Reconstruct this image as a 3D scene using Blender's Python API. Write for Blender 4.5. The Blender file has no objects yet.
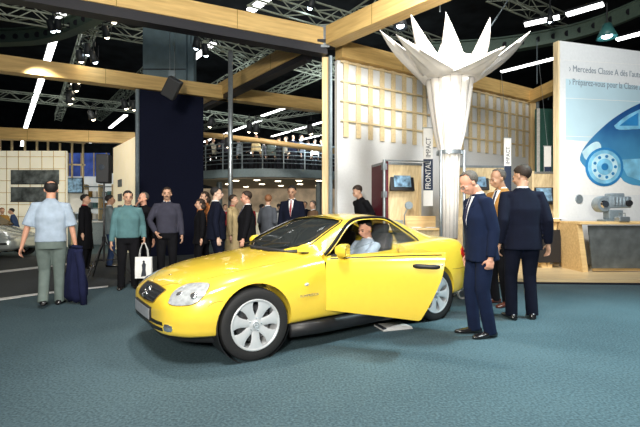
import bpy, bmesh, math, random
from mathutils import Vector as V, Matrix as M, Quaternion as Q
from mathutils.bvhtree import BVHTree
random.seed(7)
PI = math.pi
F, CZ, HY = 420.0, 1.29, 213.5
col = bpy.context.scene.collection

# ---------------------------------------------------------------- measuring the place
def at(px, py, Y): return V(((px-320)/F*Y, Y, CZ-(py-HY)/F*Y))
def atz(px, py, z): return at(px, py, F*(CZ-z)/(py-HY))
def fl(px, py): return atz(px, py, 0)

# ---------------------------------------------------------------- materials
MATS = {}
def mat(name, c, rough=.6, metal=0, noise=.12, scale=18, emit=0, coat=0, alpha=None, trans=0, bump=0, spec=None, ec=None, sheen=0):
    if name in MATS: return MATS[name]
    m = bpy.data.materials.new(name); m.use_nodes = True
    nt = m.node_tree; b = nt.nodes['Principled BSDF']
    tc = nt.nodes.new('ShaderNodeTexCoord')
    n = nt.nodes.new('ShaderNodeTexNoise'); n.inputs['Scale'].default_value = scale; n.inputs['Detail'].default_value = 5
    nt.links.new(tc.outputs['Object'], n.inputs['Vector'])
    r = nt.nodes.new('ShaderNodeValToRGB')
    lo = [max(0, x*(1-noise)) for x in c[:3]]; hi = [min(1, x*(1+noise)) for x in c[:3]]
    r.color_ramp.elements[0].position = .3; r.color_ramp.elements[1].position = .7
    r.color_ramp.elements[0].color = (*lo, 1); r.color_ramp.elements[1].color = (*hi, 1)
    nt.links.new(n.outputs['Fac'], r.inputs['Fac'])
    nt.links.new(r.outputs['Color'], b.inputs['Base Color'])
    b.inputs['Roughness'].default_value = rough; b.inputs['Metallic'].default_value = metal
    if coat: b.inputs['Coat Weight'].default_value = coat; b.inputs['Coat Roughness'].default_value = .04
    if trans: b.inputs['Transmission Weight'].default_value = trans
    if alpha is not None: b.inputs['Alpha'].default_value = alpha
    if spec is not None: b.inputs['Specular IOR Level'].default_value = spec
    if sheen: b.inputs['Sheen Weight'].default_value = sheen
    if emit:
        b.inputs['Emission Strength'].default_value = emit
        if ec: b.inputs['Emission Color'].default_value = (*ec, 1)
        else: nt.links.new(r.outputs['Color'], b.inputs['Emission Color'])
    if bump:
        bp = nt.nodes.new('ShaderNodeBump'); bp.inputs['Strength'].default_value = bump; bp.inputs['Distance'].default_value = .01
        nt.links.new(n.outputs['Fac'], bp.inputs['Height']); nt.links.new(bp.outputs['Normal'], b.inputs['Normal'])
    MATS[name] = m; return m

def wood_mat(name, c, axis='X', rough=.5, k=1.0):
    m = bpy.data.materials.new(name); m.use_nodes = True; nt = m.node_tree; b = nt.nodes['Principled BSDF']
    tc = nt.nodes.new('ShaderNodeTexCoord'); mp = nt.nodes.new('ShaderNodeMapping')
    s = [14*k, 14*k, 14*k]; s['XYZ'.index(axis)] = 1.2*k; mp.inputs['Scale'].default_value = s
    n = nt.nodes.new('ShaderNodeTexNoise'); n.inputs['Scale'].default_value = 1.5; n.inputs['Detail'].default_value = 6
    r = nt.nodes.new('ShaderNodeValToRGB')
    r.color_ramp.elements[0].position = .3; r.color_ramp.elements[1].position = .75
    r.color_ramp.elements[0].color = (c[0]*.72, c[1]*.66, c[2]*.6, 1); r.color_ramp.elements[1].color = (*c, 1)
    nt.links.new(tc.outputs['Object'], mp.inputs['Vector']); nt.links.new(mp.outputs['Vector'], n.inputs['Vector'])
    nt.links.new(n.outputs['Fac'], r.inputs['Fac']); nt.links.new(r.outputs['Color'], b.inputs['Base Color'])
    b.inputs['Roughness'].default_value = rough
    MATS[name] = m; return m

# ---------------------------------------------------------------- mesh collector
def frame_of(d):
    d = d.normalized(); up = V((0, 0, 1)) if abs(d.z) < .95 else V((0, 1, 0))
    s = d.cross(up).normalized(); return s, s.cross(d).normalized()

class MB:
    def __init__(s): s.bm = bmesh.new()
    def box(s, c, size, rot=0, mtx=None, bev=0):
        m = (mtx if mtx else M.Translation(V(c)) @ M.Rotation(rot, 4, 'Z')) @ M.Diagonal((*size, 1))
        r = bmesh.ops.create_cube(s.bm, size=1, matrix=m)
        if bev:
            es = {e for v in r['verts'] for e in v.link_edges}
            bmesh.ops.bevel(s.bm, geom=list(es), offset=bev, segments=2, affect='EDGES', profile=.5)
        return s
    def ball(s, c, r, rot=None, sub=2):
        r = (r, r, r) if isinstance(r, (int, float)) else r
        m = M.Translation(V(c)) @ (rot.to_4x4() if rot else M.Identity(4)) @ M.Diagonal((*r, 1))
        bmesh.ops.create_icosphere(s.bm, subdivisions=sub, radius=1, matrix=m); return s
    def rings(s, rings, close=True, cap=True):
        vs = [[s.bm.verts.new(p) for p in r] for r in rings]
        for a, b in zip(vs, vs[1:]):
            n = len(a)
            for i in range(n if close else n-1):
                j = (i+1) % n
                try: s.bm.faces.new((a[i], a[j], b[j], b[i]))
                except ValueError: pass
        if cap and close:
            s.bm.faces.new(vs[0][::-1]); s.bm.faces.new(vs[-1])
        return s
    def tube(s, pts, rad, n=8, flat=1.0, ref=None, cap=True, closed=False):
        pts = [V(p) for p in pts]; rad = rad if isinstance(rad, (list, tuple)) else [rad]*len(pts)
        rs = []; prev = None
        for i, p in enumerate(pts):
            if closed: d = pts[(i+1) % len(pts)]-pts[i-1]
            else: d = (pts[min(i+1, len(pts)-1)]-pts[max(i-1, 0)])
            d = d.normalized()
            if prev is None:
                if ref is not None: u = V(ref)
                else: u = frame_of(d)[1]
            else: u = prev
            a = (u-d*u.dot(d))
            a = a.normalized() if a.length > 1e-6 else frame_of(d)[1]
            prev = a; b = d.cross(a)
            rs.append([p+(a*math.cos(t)*flat+b*math.sin(t))*rad[i] for t in [2*PI*k/n for k in range(n)]])
        if closed: rs.append(rs[0]); return s.rings(rs, cap=False)
        return s.rings(rs, cap=cap)
    def bar(s, a, b, w, h=None):
        a, b = V(a), V(b); h = h or w; d = b-a; x = d.normalized(); sd, up = frame_of(d)
        m = M((x, sd, up)).transposed().to_4x4(); m.translation = (a+b)/2
        return s.box(0, (d.length, w, h), mtx=m)
    def lathe(s, prof, c=(0, 0, 0), axis='Z', n=24, mtx=None):
        rs = []
        for k in range(n):
            t = 2*PI*k/n; r = []
            for (rr, z) in prof:
                p = V((rr*math.cos(t), rr*math.sin(t), z))
                if axis == 'Y': p = V((p.x, p.z, p.y))
                if axis == 'X': p = V((p.z, p.x, p.y))
                r.append((mtx @ p if mtx else p)+V(c))
            rs.append(r)
        rs.append(rs[0]); s.rings(rs, close=False, cap=False)
        bmesh.ops.remove_doubles(s.bm, verts=s.bm.verts, dist=1e-6); return s
    def poly(s, pts):
        s.bm.faces.new([s.bm.verts.new(V(p)) for p in pts]); return s
    def prism(s, pts, d):
        d = V(d); a = [s.bm.verts.new(V(p)) for p in pts]; b = [s.bm.verts.new(V(p)+d) for p in pts]; n = len(a)
        s.bm.faces.new(a[::-1]); s.bm.faces.new(b)
        for i in range(n): s.bm.faces.new((a[i], a[(i+1) % n], b[(i+1) % n], b[i]))
        return s
    def build(s, name, m, parent=None, smooth=False, kind=None, norm=True, label=None):
        if norm: bmesh.ops.recalc_face_normals(s.bm, faces=s.bm.faces)
        me = bpy.data.meshes.new(name); s.bm.to_mesh(me); s.bm.free()
        if m: me.materials.append(MATS[m] if isinstance(m, str) else m)
        o = bpy.data.objects.new(name, me); col.objects.link(o)
        if parent: o.parent = parent
        if kind: o['kind'] = kind
        if label: o['label'] = label
        if smooth:
            for p in me.polygons: p.use_smooth = True
            if smooth == 'auto': autosmooth(me)
        return o

def autosmooth(me, ang=.6):
    bm = bmesh.new(); bm.from_mesh(me)
    for e in bm.edges:
        if len(e.link_faces) == 2 and e.calc_face_angle(0) > ang: e.smooth = False
    for f in bm.faces: f.smooth = True
    bm.to_mesh(me); bm.free()

def tag(o, label, cat, group=None, kind=None):
    o['label'] = label; o['category'] = cat
    if group: o['group'] = group
    if kind: o['kind'] = kind
    return o
def empty(name, label, cat, loc=(0, 0, 0), rz=0, group=None):
    o = bpy.data.objects.new(name, None); col.objects.link(o); o.location = loc; o.rotation_euler = (0, 0, rz)
    o.empty_display_size = .1
    return tag(o, label, cat, group)
def wire(name, label, cat, mb, m, group=None, smooth=False):   # a thing made of one mesh: move its origin to the base
    o = mb.build(name, m, smooth=smooth); center(o); return tag(o, label, cat, group)
def center(o):
    vs = [v.co for v in o.data.vertices]
    c = V(((min(v.x for v in vs)+max(v.x for v in vs))/2, (min(v.y for v in vs)+max(v.y for v in vs))/2, min(v.z for v in vs)))
    o.data.transform(M.Translation(-c)); o.location = c
    return o
def realize(o, mods):
    for t, kw in mods:
        md = o.modifiers.new(t, t)
        for k, v in kw.items(): setattr(md, k, v)
    bpy.context.view_layer.update()
    dg = bpy.context.evaluated_depsgraph_get()
    me = bpy.data.meshes.new_from_object(o.evaluated_get(dg))
    old = o.data; o.modifiers.clear(); o.data = me; bpy.data.meshes.remove(old)
    return o
def boolean(a, b, op):
    realize(a, [('BOOLEAN', dict(operation=op, object=b, solver='EXACT'))]); return a
def kill(*os_):
    for o in os_:
        me = o.data; bpy.data.objects.remove(o); bpy.data.meshes.remove(me)
def copy_mesh(o, name):
    c = o.copy(); c.data = o.data.copy(); c.name = name; col.objects.link(c); return c
def copy_tree(o, parent=None):
    c = o.copy(); col.objects.link(c)
    if parent: c.parent = parent
    for ch in list(o.children): copy_tree(ch, c)
    return c
def text_mesh(txt, size, name, m, mtx, parent=None, ext=.002, align='LEFT', xs=1.0):
    cu = bpy.data.curves.new(name, 'FONT'); cu.body = txt; cu.size = size; cu.extrude = ext; cu.align_x = align; cu.resolution_u = 3
    t = bpy.data.objects.new(name, cu); col.objects.link(t); bpy.context.view_layer.update()
    me = bpy.data.meshes.new_from_object(t.evaluated_get(bpy.context.evaluated_depsgraph_get()))
    bpy.data.objects.remove(t); bpy.data.curves.remove(cu)
    me.transform(M.Diagonal((xs, 1, 1, 1))); me.transform(mtx); me.name = name; me.materials.clear(); me.materials.append(MATS[m])
    o = bpy.data.objects.new(name, me); col.objects.link(o)
    if parent: o.parent = parent
    return o
def catmull(ps, n):
    out = []; N = len(ps)
    for i in range(N-1):
        p0, p1, p2, p3 = ps[max(i-1, 0)], ps[i], ps[i+1], ps[min(i+2, N-1)]
        for k in range(n):
            t = k/n
            out.append(tuple(.5*((2*b)+(c-a)*t+(2*a-5*b+4*c-d)*t*t+(-a+3*b-3*c+d)*t**3) for a, b, c, d in zip(p0, p1, p2, p3)))
    out.append(tuple(ps[-1])); return out
# ---------------------------------------------------------------- the materials of the place
mat('yellow_paint', (.88, .63, .055), .28, coat=1, noise=.02, spec=.5)
mat('yellow_groove', (.22, .14, .01), .7)
mat('black_rubber', (.012, .012, .013), .7, bump=.2, scale=60)
mat('black_plastic', (.015, .015, .017), .45)
mat('black_trim', (.01, .01, .012), .35)
mat('alloy', (.78, .80, .82), .3, metal=.45, noise=.04)
mat('chrome', (.8, .8, .82), .12, metal=1, noise=.03)
mat('brake_disc', (.25, .25, .26), .4, metal=.9)
mat('headlight_glass', (.62, .66, .68), .1, noise=.25, scale=25, coat=1, metal=.35)
mat('headlight_bowl', (.75, .77, .8), .15, metal=.9, noise=.2, scale=30)
mat('red_lamp', (.55, .02, .015), .2, coat=1)
mat('glass_tint', (.02, .03, .03), .03, alpha=.45, coat=.3, noise=.05)
mat('glass_clear', (.06, .09, .09), .02, alpha=.10, noise=.05, spec=.15)
mat('glass_dark', (.008, .012, .012), .05, alpha=.82, noise=.05)
mat('plate_grey', (.28, .30, .33), .4)
mat('interior_dark', (.02, .02, .022), .7)
mat('interior_grey', (.10, .10, .11), .7)
mat('leather', (.035, .033, .035), .5, bump=.15, scale=40)
wood_mat('beam_wood', (.80, .56, .22), 'X', .5)
wood_mat('post_wood', (.86, .66, .34), 'Z', .5)
wood_mat('desk_wood', (.80, .58, .28), 'X', .4)
wood_mat('kiosk_wood', (.84, .70, .44), 'Z', .45)
wood_mat('deck_wood', (.78, .62, .36), 'X', .35, k=.6)
mat('beam_dark', (.012, .012, .018), .5)
mat('steel', (.42, .47, .50), .35, metal=.8)
mat('steel_paint', (.20, .25, .28), .45, metal=.3)
mat('truss_metal', (.50, .56, .46), .45, metal=.4, noise=.15)
mat('girder_green', (.10, .15, .12), .5, metal=.2)
mat('white_wall', (.74, .76, .77), .7, noise=.03)
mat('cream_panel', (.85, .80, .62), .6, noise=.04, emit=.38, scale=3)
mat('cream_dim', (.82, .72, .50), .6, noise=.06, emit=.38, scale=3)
mat('slat_tan', (.72, .58, .34), .6)
mat('navy_panel', (.005, .007, .022), .8, spec=.15)
mat('blue_grey_panel', (.12, .18, .21), .5, noise=.15, scale=4)
mat('green_panel', (.035, .13, .11), .5)
mat('fabric_white', (.70, .66, .61), .85, noise=.05, emit=.16, scale=6)  # cloth has its own faint glow, standing in for ambient light
mat('fabric_seam', (.30, .28, .26), .8)
mat('maroon', (.10, .012, .022), .4)
mat('screen_lit', (.14, .24, .34), .3, noise=.85, scale=9, emit=.30)
mat('banner_white', (.82, .82, .80), .7, noise=.03)
mat('banner_navy', (.015, .03, .07), .7)
mat('ink_dark', (.03, .035, .05), .7)
mat('ink_grey', (.22, .27, .32), .7)
mat('paper', (.84, .84, .82), .6, noise=.06)
mat('strip_light', (1, 1, .97), .5, noise=.02, emit=6)
mat('shop_white', (.75, .80, .80), .6, noise=.25, scale=1.6, emit=.35)  # wall colour glows by itself to brighten the shop
mat('lamp_glow', (1, .85, .6), .5, noise=.02, emit=14)
mat('lamp_cool', (.75, .9, 1), .5, noise=.02, emit=12)
mat('lamp_body', (.03, .035, .04), .5)
mat('lamp_body_green', (.06, .22, .22), .4)
mat('speaker_black', (.02, .021, .023), .6)
mat('speaker_grille', (.035, .036, .038), .8, bump=.5, scale=300)
mat('ceiling_dark', (.02, .024, .028), .9, noise=.8, scale=.8)
mat('hall_dark', (.014, .018, .022), .9, noise=.5, scale=1.5)
mat('silver_paint', (.55, .60, .58), .25, metal=.5, coat=1, noise=.03)
mat('white_paint', (.8, .8, .78), .6)
mat('balcony_grey', (.16, .22, .25), .5)
mat('soffit', (.36, .30, .22), .6, noise=.1)
mat('soffit_glow', (1, .82, .55), .5, emit=9, noise=.02)
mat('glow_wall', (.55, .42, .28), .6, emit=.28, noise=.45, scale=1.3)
mat('blue_window', (.05, .10, .40), .4, emit=.35, noise=.5, scale=2)  # glow put into the pane colour to brighten the shop
mat('machine_grey', (.30, .36, .40), .35, metal=.5)
mat('metal_panel', (.20, .22, .22), .35, metal=.6, noise=.25, scale=5)
mat('shirt_white', (.80, .80, .80), .8)
mat('eye_dark', (.03, .02, .02), .3)
mat('lip', (.42, .18, .15), .5)
for nm, c in dict(skin=(.62, .36, .24), skin_ruddy=(.66, .34, .23), skin_pale=(.72, .48, .36), skin_tan=(.48, .27, .17)).items():
    mat(nm, c, .5, noise=.06)
for nm, c in dict(navy_suit=(.007, .014, .042), dark_suit=(.004, .006, .017), black_cloth=(.005, .005, .007), teal_knit=(.09, .19, .205),
    grey_knit=(.045, .045, .066), blue_shirt=(.36, .44, .54), green_trousers=(.15, .19, .175), brown_jacket=(.42, .21, .06), brown_shirt=(.20, .12, .07),
    orange_coat=(.45, .16, .05), beige_coat=(.55, .42, .22), grey_coat=(.09, .10, .12), grey_green=(.17, .21, .22), navy_cloth=(.010, .013, .045),
    ochre=(.35, .20, .05), denim=(.04, .07, .16), red_tie=(.35, .06, .07), dark_tie=(.03, .03, .06), red_cloth=(.4, .03, .04), cream_cloth=(.6, .56, .45)).items():
    mat(nm, c, .9, noise=.14, scale=9, spec=.2)
mat('shoe_black', (.012, .011, .012), .22, coat=.6)
mat('shoe_brown', (.10, .025, .015), .25, coat=.6)
for nm, c in dict(hair_black=(.012, .010, .010), hair_brown=(.030, .017, .010), hair_grey=(.11, .095, .08), hair_ginger=(.28, .12, .05)).items():
    mat(nm, c, .7, noise=.35, scale=60, bump=.4)

# carpet: blue-grey speckle
def carpet(name, c1, c2):
    m = bpy.data.materials.new(name); m.use_nodes = True; nt = m.node_tree; b = nt.nodes['Principled BSDF']
    tc = nt.nodes.new('ShaderNodeTexCoord')
    n1 = nt.nodes.new('ShaderNodeTexNoise'); n1.inputs['Scale'].default_value = 55; n1.inputs['Detail'].default_value = 8
    n2 = nt.nodes.new('ShaderNodeTexNoise'); n2.inputs['Scale'].default_value = .8; n2.inputs['Detail'].default_value = 3
    for n in (n1, n2): nt.links.new(tc.outputs['Object'], n.inputs['Vector'])
    mx = nt.nodes.new('ShaderNodeMath'); mx.operation = 'MULTIPLY_ADD'; mx.inputs[1].default_value = .35
    nt.links.new(n2.outputs['Fac'], mx.inputs[0]); nt.links.new(n1.outputs['Fac'], mx.inputs[2])
    r = nt.nodes.new('ShaderNodeValToRGB'); r.color_ramp.elements[0].position = .48; r.color_ramp.elements[1].position = .88
    r.color_ramp.elements[0].color = (*c1, 1); r.color_ramp.elements[1].color = (*c2, 1)
    nt.links.new(mx.outputs[0], r.inputs['Fac']); nt.links.new(r.outputs['Color'], b.inputs['Base Color'])
    bp = nt.nodes.new('ShaderNodeBump'); bp.inputs['Strength'].default_value = .35; bp.inputs['Distance'].default_value = .01
    nt.links.new(n1.outputs['Fac'], bp.inputs['Height']); nt.links.new(bp.outputs['Normal'], b.inputs['Normal'])
    b.inputs['Roughness'].default_value = .85
    MATS[name] = m
carpet('carpet', (.022, .048, .062), (.085, .145, .170))
carpet('aisle_carpet', (.030, .036, .040), (.07, .08, .085))
# ================================================================ THE YELLOW CAR
TH = math.radians(35.3)
fwd = V((-math.cos(TH), -math.sin(TH), 0)); lft = V((math.sin(TH), -math.cos(TH), 0))
CAR_O = V((-.577, 3.71, 0))-lft*.8
car = empty('car', 'bright yellow two-seat coupe with its near door swung open', 'car', CAR_O, math.atan2(fwd.y, fwd.x))
CM = M.Translation(CAR_O) @ M.Rotation(math.atan2(fwd.y, fwd.x), 4, 'Z'); CMI = CM.inverted()
#        x     zb    W    zm   wsh  zsh   zt
ST = [(.748, .33, .20, .41, .18, .44, .455),
      (.735, .285, .40, .41, .37, .475, .505),
      (.70, .265, .545, .42, .49, .53, .565),
      (.63, .255, .66, .43, .56, .57, .625),
      (.52, .245, .75, .45, .64, .615, .69),
      (.36, .24, .81, .48, .70, .675, .75),
      (.15, .24, .842, .52, .735, .73, .797),
      (-.15, .245, .855, .55, .75, .78, .84),
      (-.45, .25, .858, .57, .765, .82, .89),
      (-.75, .255, .858, .58, .775, .855, .93),
      (-1.3, .255, .858, .60, .785, .89, .945),
      (-1.9, .255, .858, .60, .785, .925, .97),
      (-2.4, .25, .856, .60, .775, .945, .995),
      (-2.75, .26, .84, .60, .745, .95, 1.005),
      (-3.0, .28, .795, .60, .68, .94, .99),
      (-3.13, .30, .73, .59, .61, .90, .95),
      (-3.19, .33, .66, .57, .55, .80, .84),
      (-3.215, .37, .52, .54, .44, .66, .68)]
def section(s):
    x, zb, W, zm, ws, zs, zt = s
    c = [(0, zb), (.6*W, zb), (.92*W, zb+.01), (W*.985, zb+.10), (W, zm), ((W*.45+ws*.55)+.028, zm+(zs-zm)*.72), (ws, zs),
         (.8*ws, zs+(zt-zs)*.5), (.45*ws, zs+(zt-zs)*.88), (0, zt)]
    return catmull(c, 4)
def body_solid():
    sts = catmull(ST, 7); rings = []
    for s in sts:
        h = section(s); x = s[0]
        ring = [V((x, y, z)) for y, z in h]+[V((x, -y, z)) for y, z in h[-2:0:-1]]
        rings.append(ring)
    return MB().rings(rings).build('body_shell', 'yellow_paint')
solid = body_solid()
def prism_obj(outline, axis, a, b):
    if axis == 'Y': pts = [(x, a, z) for x, z in outline]; d = (0, b-a, 0)
    else: pts = [(x, y, a) for x, y in outline]; d = (0, 0, b-a)
    return MB().prism(pts, d).build('cutter', None)
def cyl_obj(x, z, r, a, b, n=48):
    return prism_obj([(x+r*math.cos(2*PI*k/n), z+r*math.sin(2*PI*k/n)) for k in range(n)], 'Y', a, b)
DOOR = catmull([(-.75, .345), (-1.2, .33), (-1.635, .31)], 5)+catmull([(-1.66, .325), (-1.73, .45), (-1.79, .58), (-1.85, .74), (-1.87, .90)], 4)+[(-1.87, 1.05), (-.75, 1.05)]
def off(poly, k):
    cx = sum(p[0] for p in poly)/len(poly); cz = sum(p[1] for p in poly)/len(poly)
    return [(cx+(x-cx)*(1+k), cz+(z-cz)*(1+k)) for x, z in poly]
doors = {}
for sy in (1, -1):
    d = copy_mesh(solid, 'door'); c = prism_obj(DOOR, 'Y', sy*.745, sy*1.0); boolean(d, c, 'INTERSECT'); kill(c)
    doors[sy] = d
shell = solid
for sy in (1, -1):
    for (x, r) in ((0, .352), (-2.4, .350)):
        c = cyl_obj(x, .325, r, sy*.56, sy*1.1); boolean(shell, c, 'DIFFERENCE'); kill(c)
    c = prism_obj(off(DOOR, .012), 'Y', sy*.735, sy*1.1); boolean(shell, c, 'DIFFERENCE'); kill(c)
    c = prism_obj([(-.80, .34), (-1.62, .34), (-1.78, .50), (-1.88, 1.2), (-.80, 1.2)], 'Y', sy*.60, sy*1.0); boolean(shell, c, 'DIFFERENCE'); kill(c)
c = prism_obj([(-.80, -.66), (-2.05, -.66), (-2.05, .66), (-.80, .66)], 'Z', .32, 1.3); boolean(shell, c, 'DIFFERENCE'); kill(c)
bvh_full = BVHTree.FromPolygons([v.co.copy() for v in shell.data.vertices], [p.vertices[:] for p in shell.data.polygons])
shell.parent = car; autosmooth(shell.data, .5)

def cast_px(px, py, bvh=bvh_full):
    o = CMI @ V((0, 0, CZ)); p = CMI @ at(px, py, 1.0)
    h = bvh.ray_cast(o, (p-o).normalized())
    return (h[0], h[1]) if h[0] is not None else None
def patch(name, m, outline, off_=.006, parent=None, mirror=False, dome=0, n=9, bvh=bvh_full, label=None):
    """a shaped panel lying on the bodywork: outline given as points in the photograph's frame, laid onto the real surface"""
    cx = sum(p[0] for p in outline)/len(outline); cy = sum(p[1] for p in outline)/len(outline)
    rings = []
    for k in range(n, 0, -1):
        t = k/n; r = []
        for (x, y) in outline:
            h = cast_px(cx+(x-cx)*t, cy+(y-cy)*t, bvh)
            if h is None: h = r[-1] if r else (V((0, 0, 0)), V((0, 0, 1))); r.append(h) ; continue
            nn = h[1] if h[1].dot(V((.3, 1, .5))) > 0 else -h[1]
            lift = off_+dome*(1-t*t)
            if k == n: r.append((h[0]-nn*.004, nn)); 
            else: r.append((h[0]+nn*lift, nn))
        if k == n:
            rings.append([q[0] for q in r]); rings.append([q[0]+q[1]*(off_+.004) for q in r])
        else: rings.append([q[0] for q in r])
    h = cast_px(cx, cy, bvh); cpt = h[0]+h[1]*(off_+dome)
    mb = MB(); vs = [[mb.bm.verts.new(p) for p in r] for r in rings]
    for a, b in zip(vs, vs[1:]):
        for i in range(len(a)):
            j = (i+1) % len(a); mb.bm.faces.new((a[i], a[j], b[j], b[i]))
    cv = mb.bm.verts.new(cpt); a = vs[-1]
    for i in range(len(a)): mb.bm.faces.new((a[i], a[(i+1) % len(a)], cv))
    o = mb.build(name, m, parent or car, smooth='auto', label=label)
    if mirror:
        me = o.data.copy(); me.transform(M.Diagonal((1, -1, 1, 1))); me.flip_normals()
        c = bpy.data.objects.new(name, me); col.objects.link(c); c.parent = parent or car; return o, c
    return o
def line_on(pts, name, m, r=.0035, parent=None, bvh=bvh_full, lift=0):
    out = []
    for (x0, y0), (x1, y1) in zip(pts, pts[1:]):
        for k in range(8):
            h = cast_px(x0+(x1-x0)*k/8, y0+(y1-y0)*k/8, bvh)
            if h: out.append(h[0]+h[1]*lift)
    return MB().tube(out, r, n=5).build(name, m, parent or car)
def side_line(pts, name, m, r=.0035, sy=1, parent=None, axis='Y', bvh=bvh_full):
    out = []
    pts = catmull(pts, 5)
    for (a, b) in pts:
        if axis == 'Y': h = bvh.ray_cast(V((a, sy*2, b)), V((0, -sy, 0)))
        elif axis == 'Z': h = bvh.ray_cast(V((a, b, 2)), V((0, 0, -1)))
        else: h = bvh.ray_cast(V((2, a, b)), V((-1, 0, 0)))
        if h[0] is not None: out.append(h[0])
    return MB().tube(out, r, n=5).build(name, m, parent or car)
def rp(pts, axis, name, m, off_=.005, sy=1, parent=None, bvh=bvh_full, n=5, dome=0, sub=2):
    """a shaped panel laid on the surface along an axis (X front, Y side, Z top)"""
    P = []
    for i, p in enumerate(pts):
        q = pts[(i+1) % len(pts)]
        for k in range(sub): P.append((p[0]+(q[0]-p[0])*k/sub, p[1]+(q[1]-p[1])*k/sub))
    def cast(a, b):
        if axis == 'Y': h = bvh.ray_cast(V((a, sy*3, b)), V((0, -sy, 0)))
        elif axis == 'Z': h = bvh.ray_cast(V((a, b, 3)), V((0, 0, -1)))
        elif axis == 'X': h = bvh.ray_cast(V((3, a, b)), V((-1, 0, 0)))
        else: h = bvh.ray_cast(V((-5, a, b)), V((1, 0, 0)))
        return h
    cx = sum(p[0] for p in P)/len(P); cy = sum(p[1] for p in P)/len(P)
    mb = MB(); rings = []
    for k in range(n, 0, -1):
        t = k/n; r = []; r0 = []
        for (x, y) in P:
            h = cast(cx+(x-cx)*t, cy+(y-cy)*t)
            if h[0] is None: continue
            r.append(h[0]+h[1]*(off_+dome*(1-t*t))); r0.append(h[0]-h[1]*.003)
        if k == n: rings.append(r0)
        rings.append(r)
    vs = [[mb.bm.verts.new(p) for p in r] for r in rings]
    for a, b in zip(vs, vs[1:]):
        for i in range(len(a)):
            j = (i+1) % len(a)
            if j < len(b) and i < len(b): mb.bm.faces.new((a[i], a[j], b[j], b[i]))
    h = cast(cx, cy); cv = mb.bm.verts.new(h[0]+h[1]*(off_+dome)); a = vs[-1]
    for i in range(len(a)): mb.bm.faces.new((a[i], a[(i+1) % len(a)], cv))
    return mb.build(name, m, parent or car, smooth='auto')

# ---- greenhouse: roof, pillars, glass
#        x    wt    zt(centre)  edge drop
CB = [(-.44, .10, .885, .00), (-.54, .40, .94, .012), (-.66, .585, 1.00, .03), (-.78, .635, 1.06, .04), (-.93, .61, 1.135, .045), (-1.11, .57, 1.215, .045),
      (-1.25, .55, 1.262, .045), (-1.42, .545, 1.283, .045), (-1.65, .545, 1.295, .05), (-1.88, .54, 1.283, .055), (-2.08, .53, 1.245, .06),
      (-2.28, .52, 1.178, .055), (-2.48, .53, 1.09, .04), (-2.68, .56, 1.00, .02)]
def cab_rings(inset):
    R = []
    for (x, wt, zt, dr) in catmull(CB, 4):
        wb = max(wt+.02, min(.735, .735-.0*x)) if x < -.78 else wt+.02+(.735-.635-.02)*max(0, min(1, (-.66-x)/.12))
        if x < -2.3: wb = .735+(x+2.3)*.12
        zb = .80
        ze = zt-dr
        wt2 = wt-inset; wb2 = wb-inset; zt2 = zt-inset; ze2 = ze-inset
        h = [(wb2, zb), (wb2, min(.90, ze2-.01))]
        z0 = h[-1][1]
        c = catmull([(wb2, z0), (wb2+(wt2-wb2)*.45, z0+(ze2-z0)*.5), (wt2+.012, ze2-.018), (wt2-.05, ze2+.008), (wt2*.6, zt2-(zt2-ze2)*.35), (0, zt2)], 4)
        h = [h[0]]+c
        xx = x
        R.append([V((xx, y, z)) for y, z in h]+[V((xx, -y, z)) for y, z in h[-2::-1]])
    return R
def cab(inset, name='cab'): return MB().rings(cab_rings(inset)).build(name, 'yellow_paint')
outer = cab(0); inner = cab(.028)
boolean(outer, inner, 'DIFFERENCE')
bvh_in = BVHTree.FromPolygons([v.co.copy() for v in inner.data.vertices], [p.vertices[:] for p in inner.data.polygons])
outer.data.materials.append(MATS['interior_dark'])
for p in outer.data.polygons:
    n_ = bvh_in.find_nearest(p.center)
    if n_[3] < .003: p.material_index = 1
kill(inner)
SIDEW = catmull([(-.82, .855), (-.97, .955), (-1.13, 1.075), (-1.27, 1.168), (-1.42, 1.213), (-1.65, 1.224), (-1.83, 1.207), (-1.98, 1.13), (-2.14, 1.025), (-2.22, .955)], 3)+[(-2.22, .905), (-1.5, .86)]
WS = [(-.47, 0), (-.48, .2), (-.53, .38), (-.62, .53), (-.72, .608), (-.80, .605), (-.95, .572), (-1.15, .53), (-1.195, .49), (-1.20, .2), (-1.205, 0)]
WS = WS+[(x, -y) for x, y in WS[-2:0:-1]]
RW = [(-2.10, 0), (-2.105, .25), (-2.12, .43), (-2.20, .455), (-2.45, .49), (-2.53, .47), (-2.55, .25), (-2.555, 0)]
RW = RW+[(x, -y) for x, y in RW[-2:0:-1]]
cws = prism_obj(WS, 'Z', .7, 2); crw = prism_obj(RW, 'Z', .7, 2)
def glass_part(cutter, name, m='glass_tint', parent=car, extra=None):
    g = copy_mesh(gl_o, name); boolean(g, cutter, 'INTERSECT')
    if extra: boolean(g, extra, 'INTERSECT')
    g.data.materials.clear(); g.data.materials.append(MATS[m]); g.parent = parent; autosmooth(g.data, .5); return g
cabfull = cab(.012)
bvh_cab = BVHTree.FromPolygons([v.co.copy() for v in cabfull.data.vertices], [p.vertices[:] for p in cabfull.data.polygons]); kill(cabfull)
rp([(x*1.0, y*1.02) for x, y in WS], 'Z', 'windscreen', 'glass_tint', 0, bvh=bvh_cab, n=8)
rp([(x, y*1.02) for x, y in RW], 'Z', 'rear_window', 'glass_tint', 0, bvh=bvh_cab, n=5)
boolean(outer, cws, 'DIFFERENCE'); boolean(outer, crw, 'DIFFERENCE')
dg_cut = [(x, z) for x, z in SIDEW if x > -1.86]+[(-1.86, .90), (-1.80, .86), (-.9, .83), (-.74, .86)]
qg_cut = [(-1.88, .90), (-1.88, 1.17)]+[(x, z) for x, z in SIDEW if x < -1.88][:-1]
door_glass = {}
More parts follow.
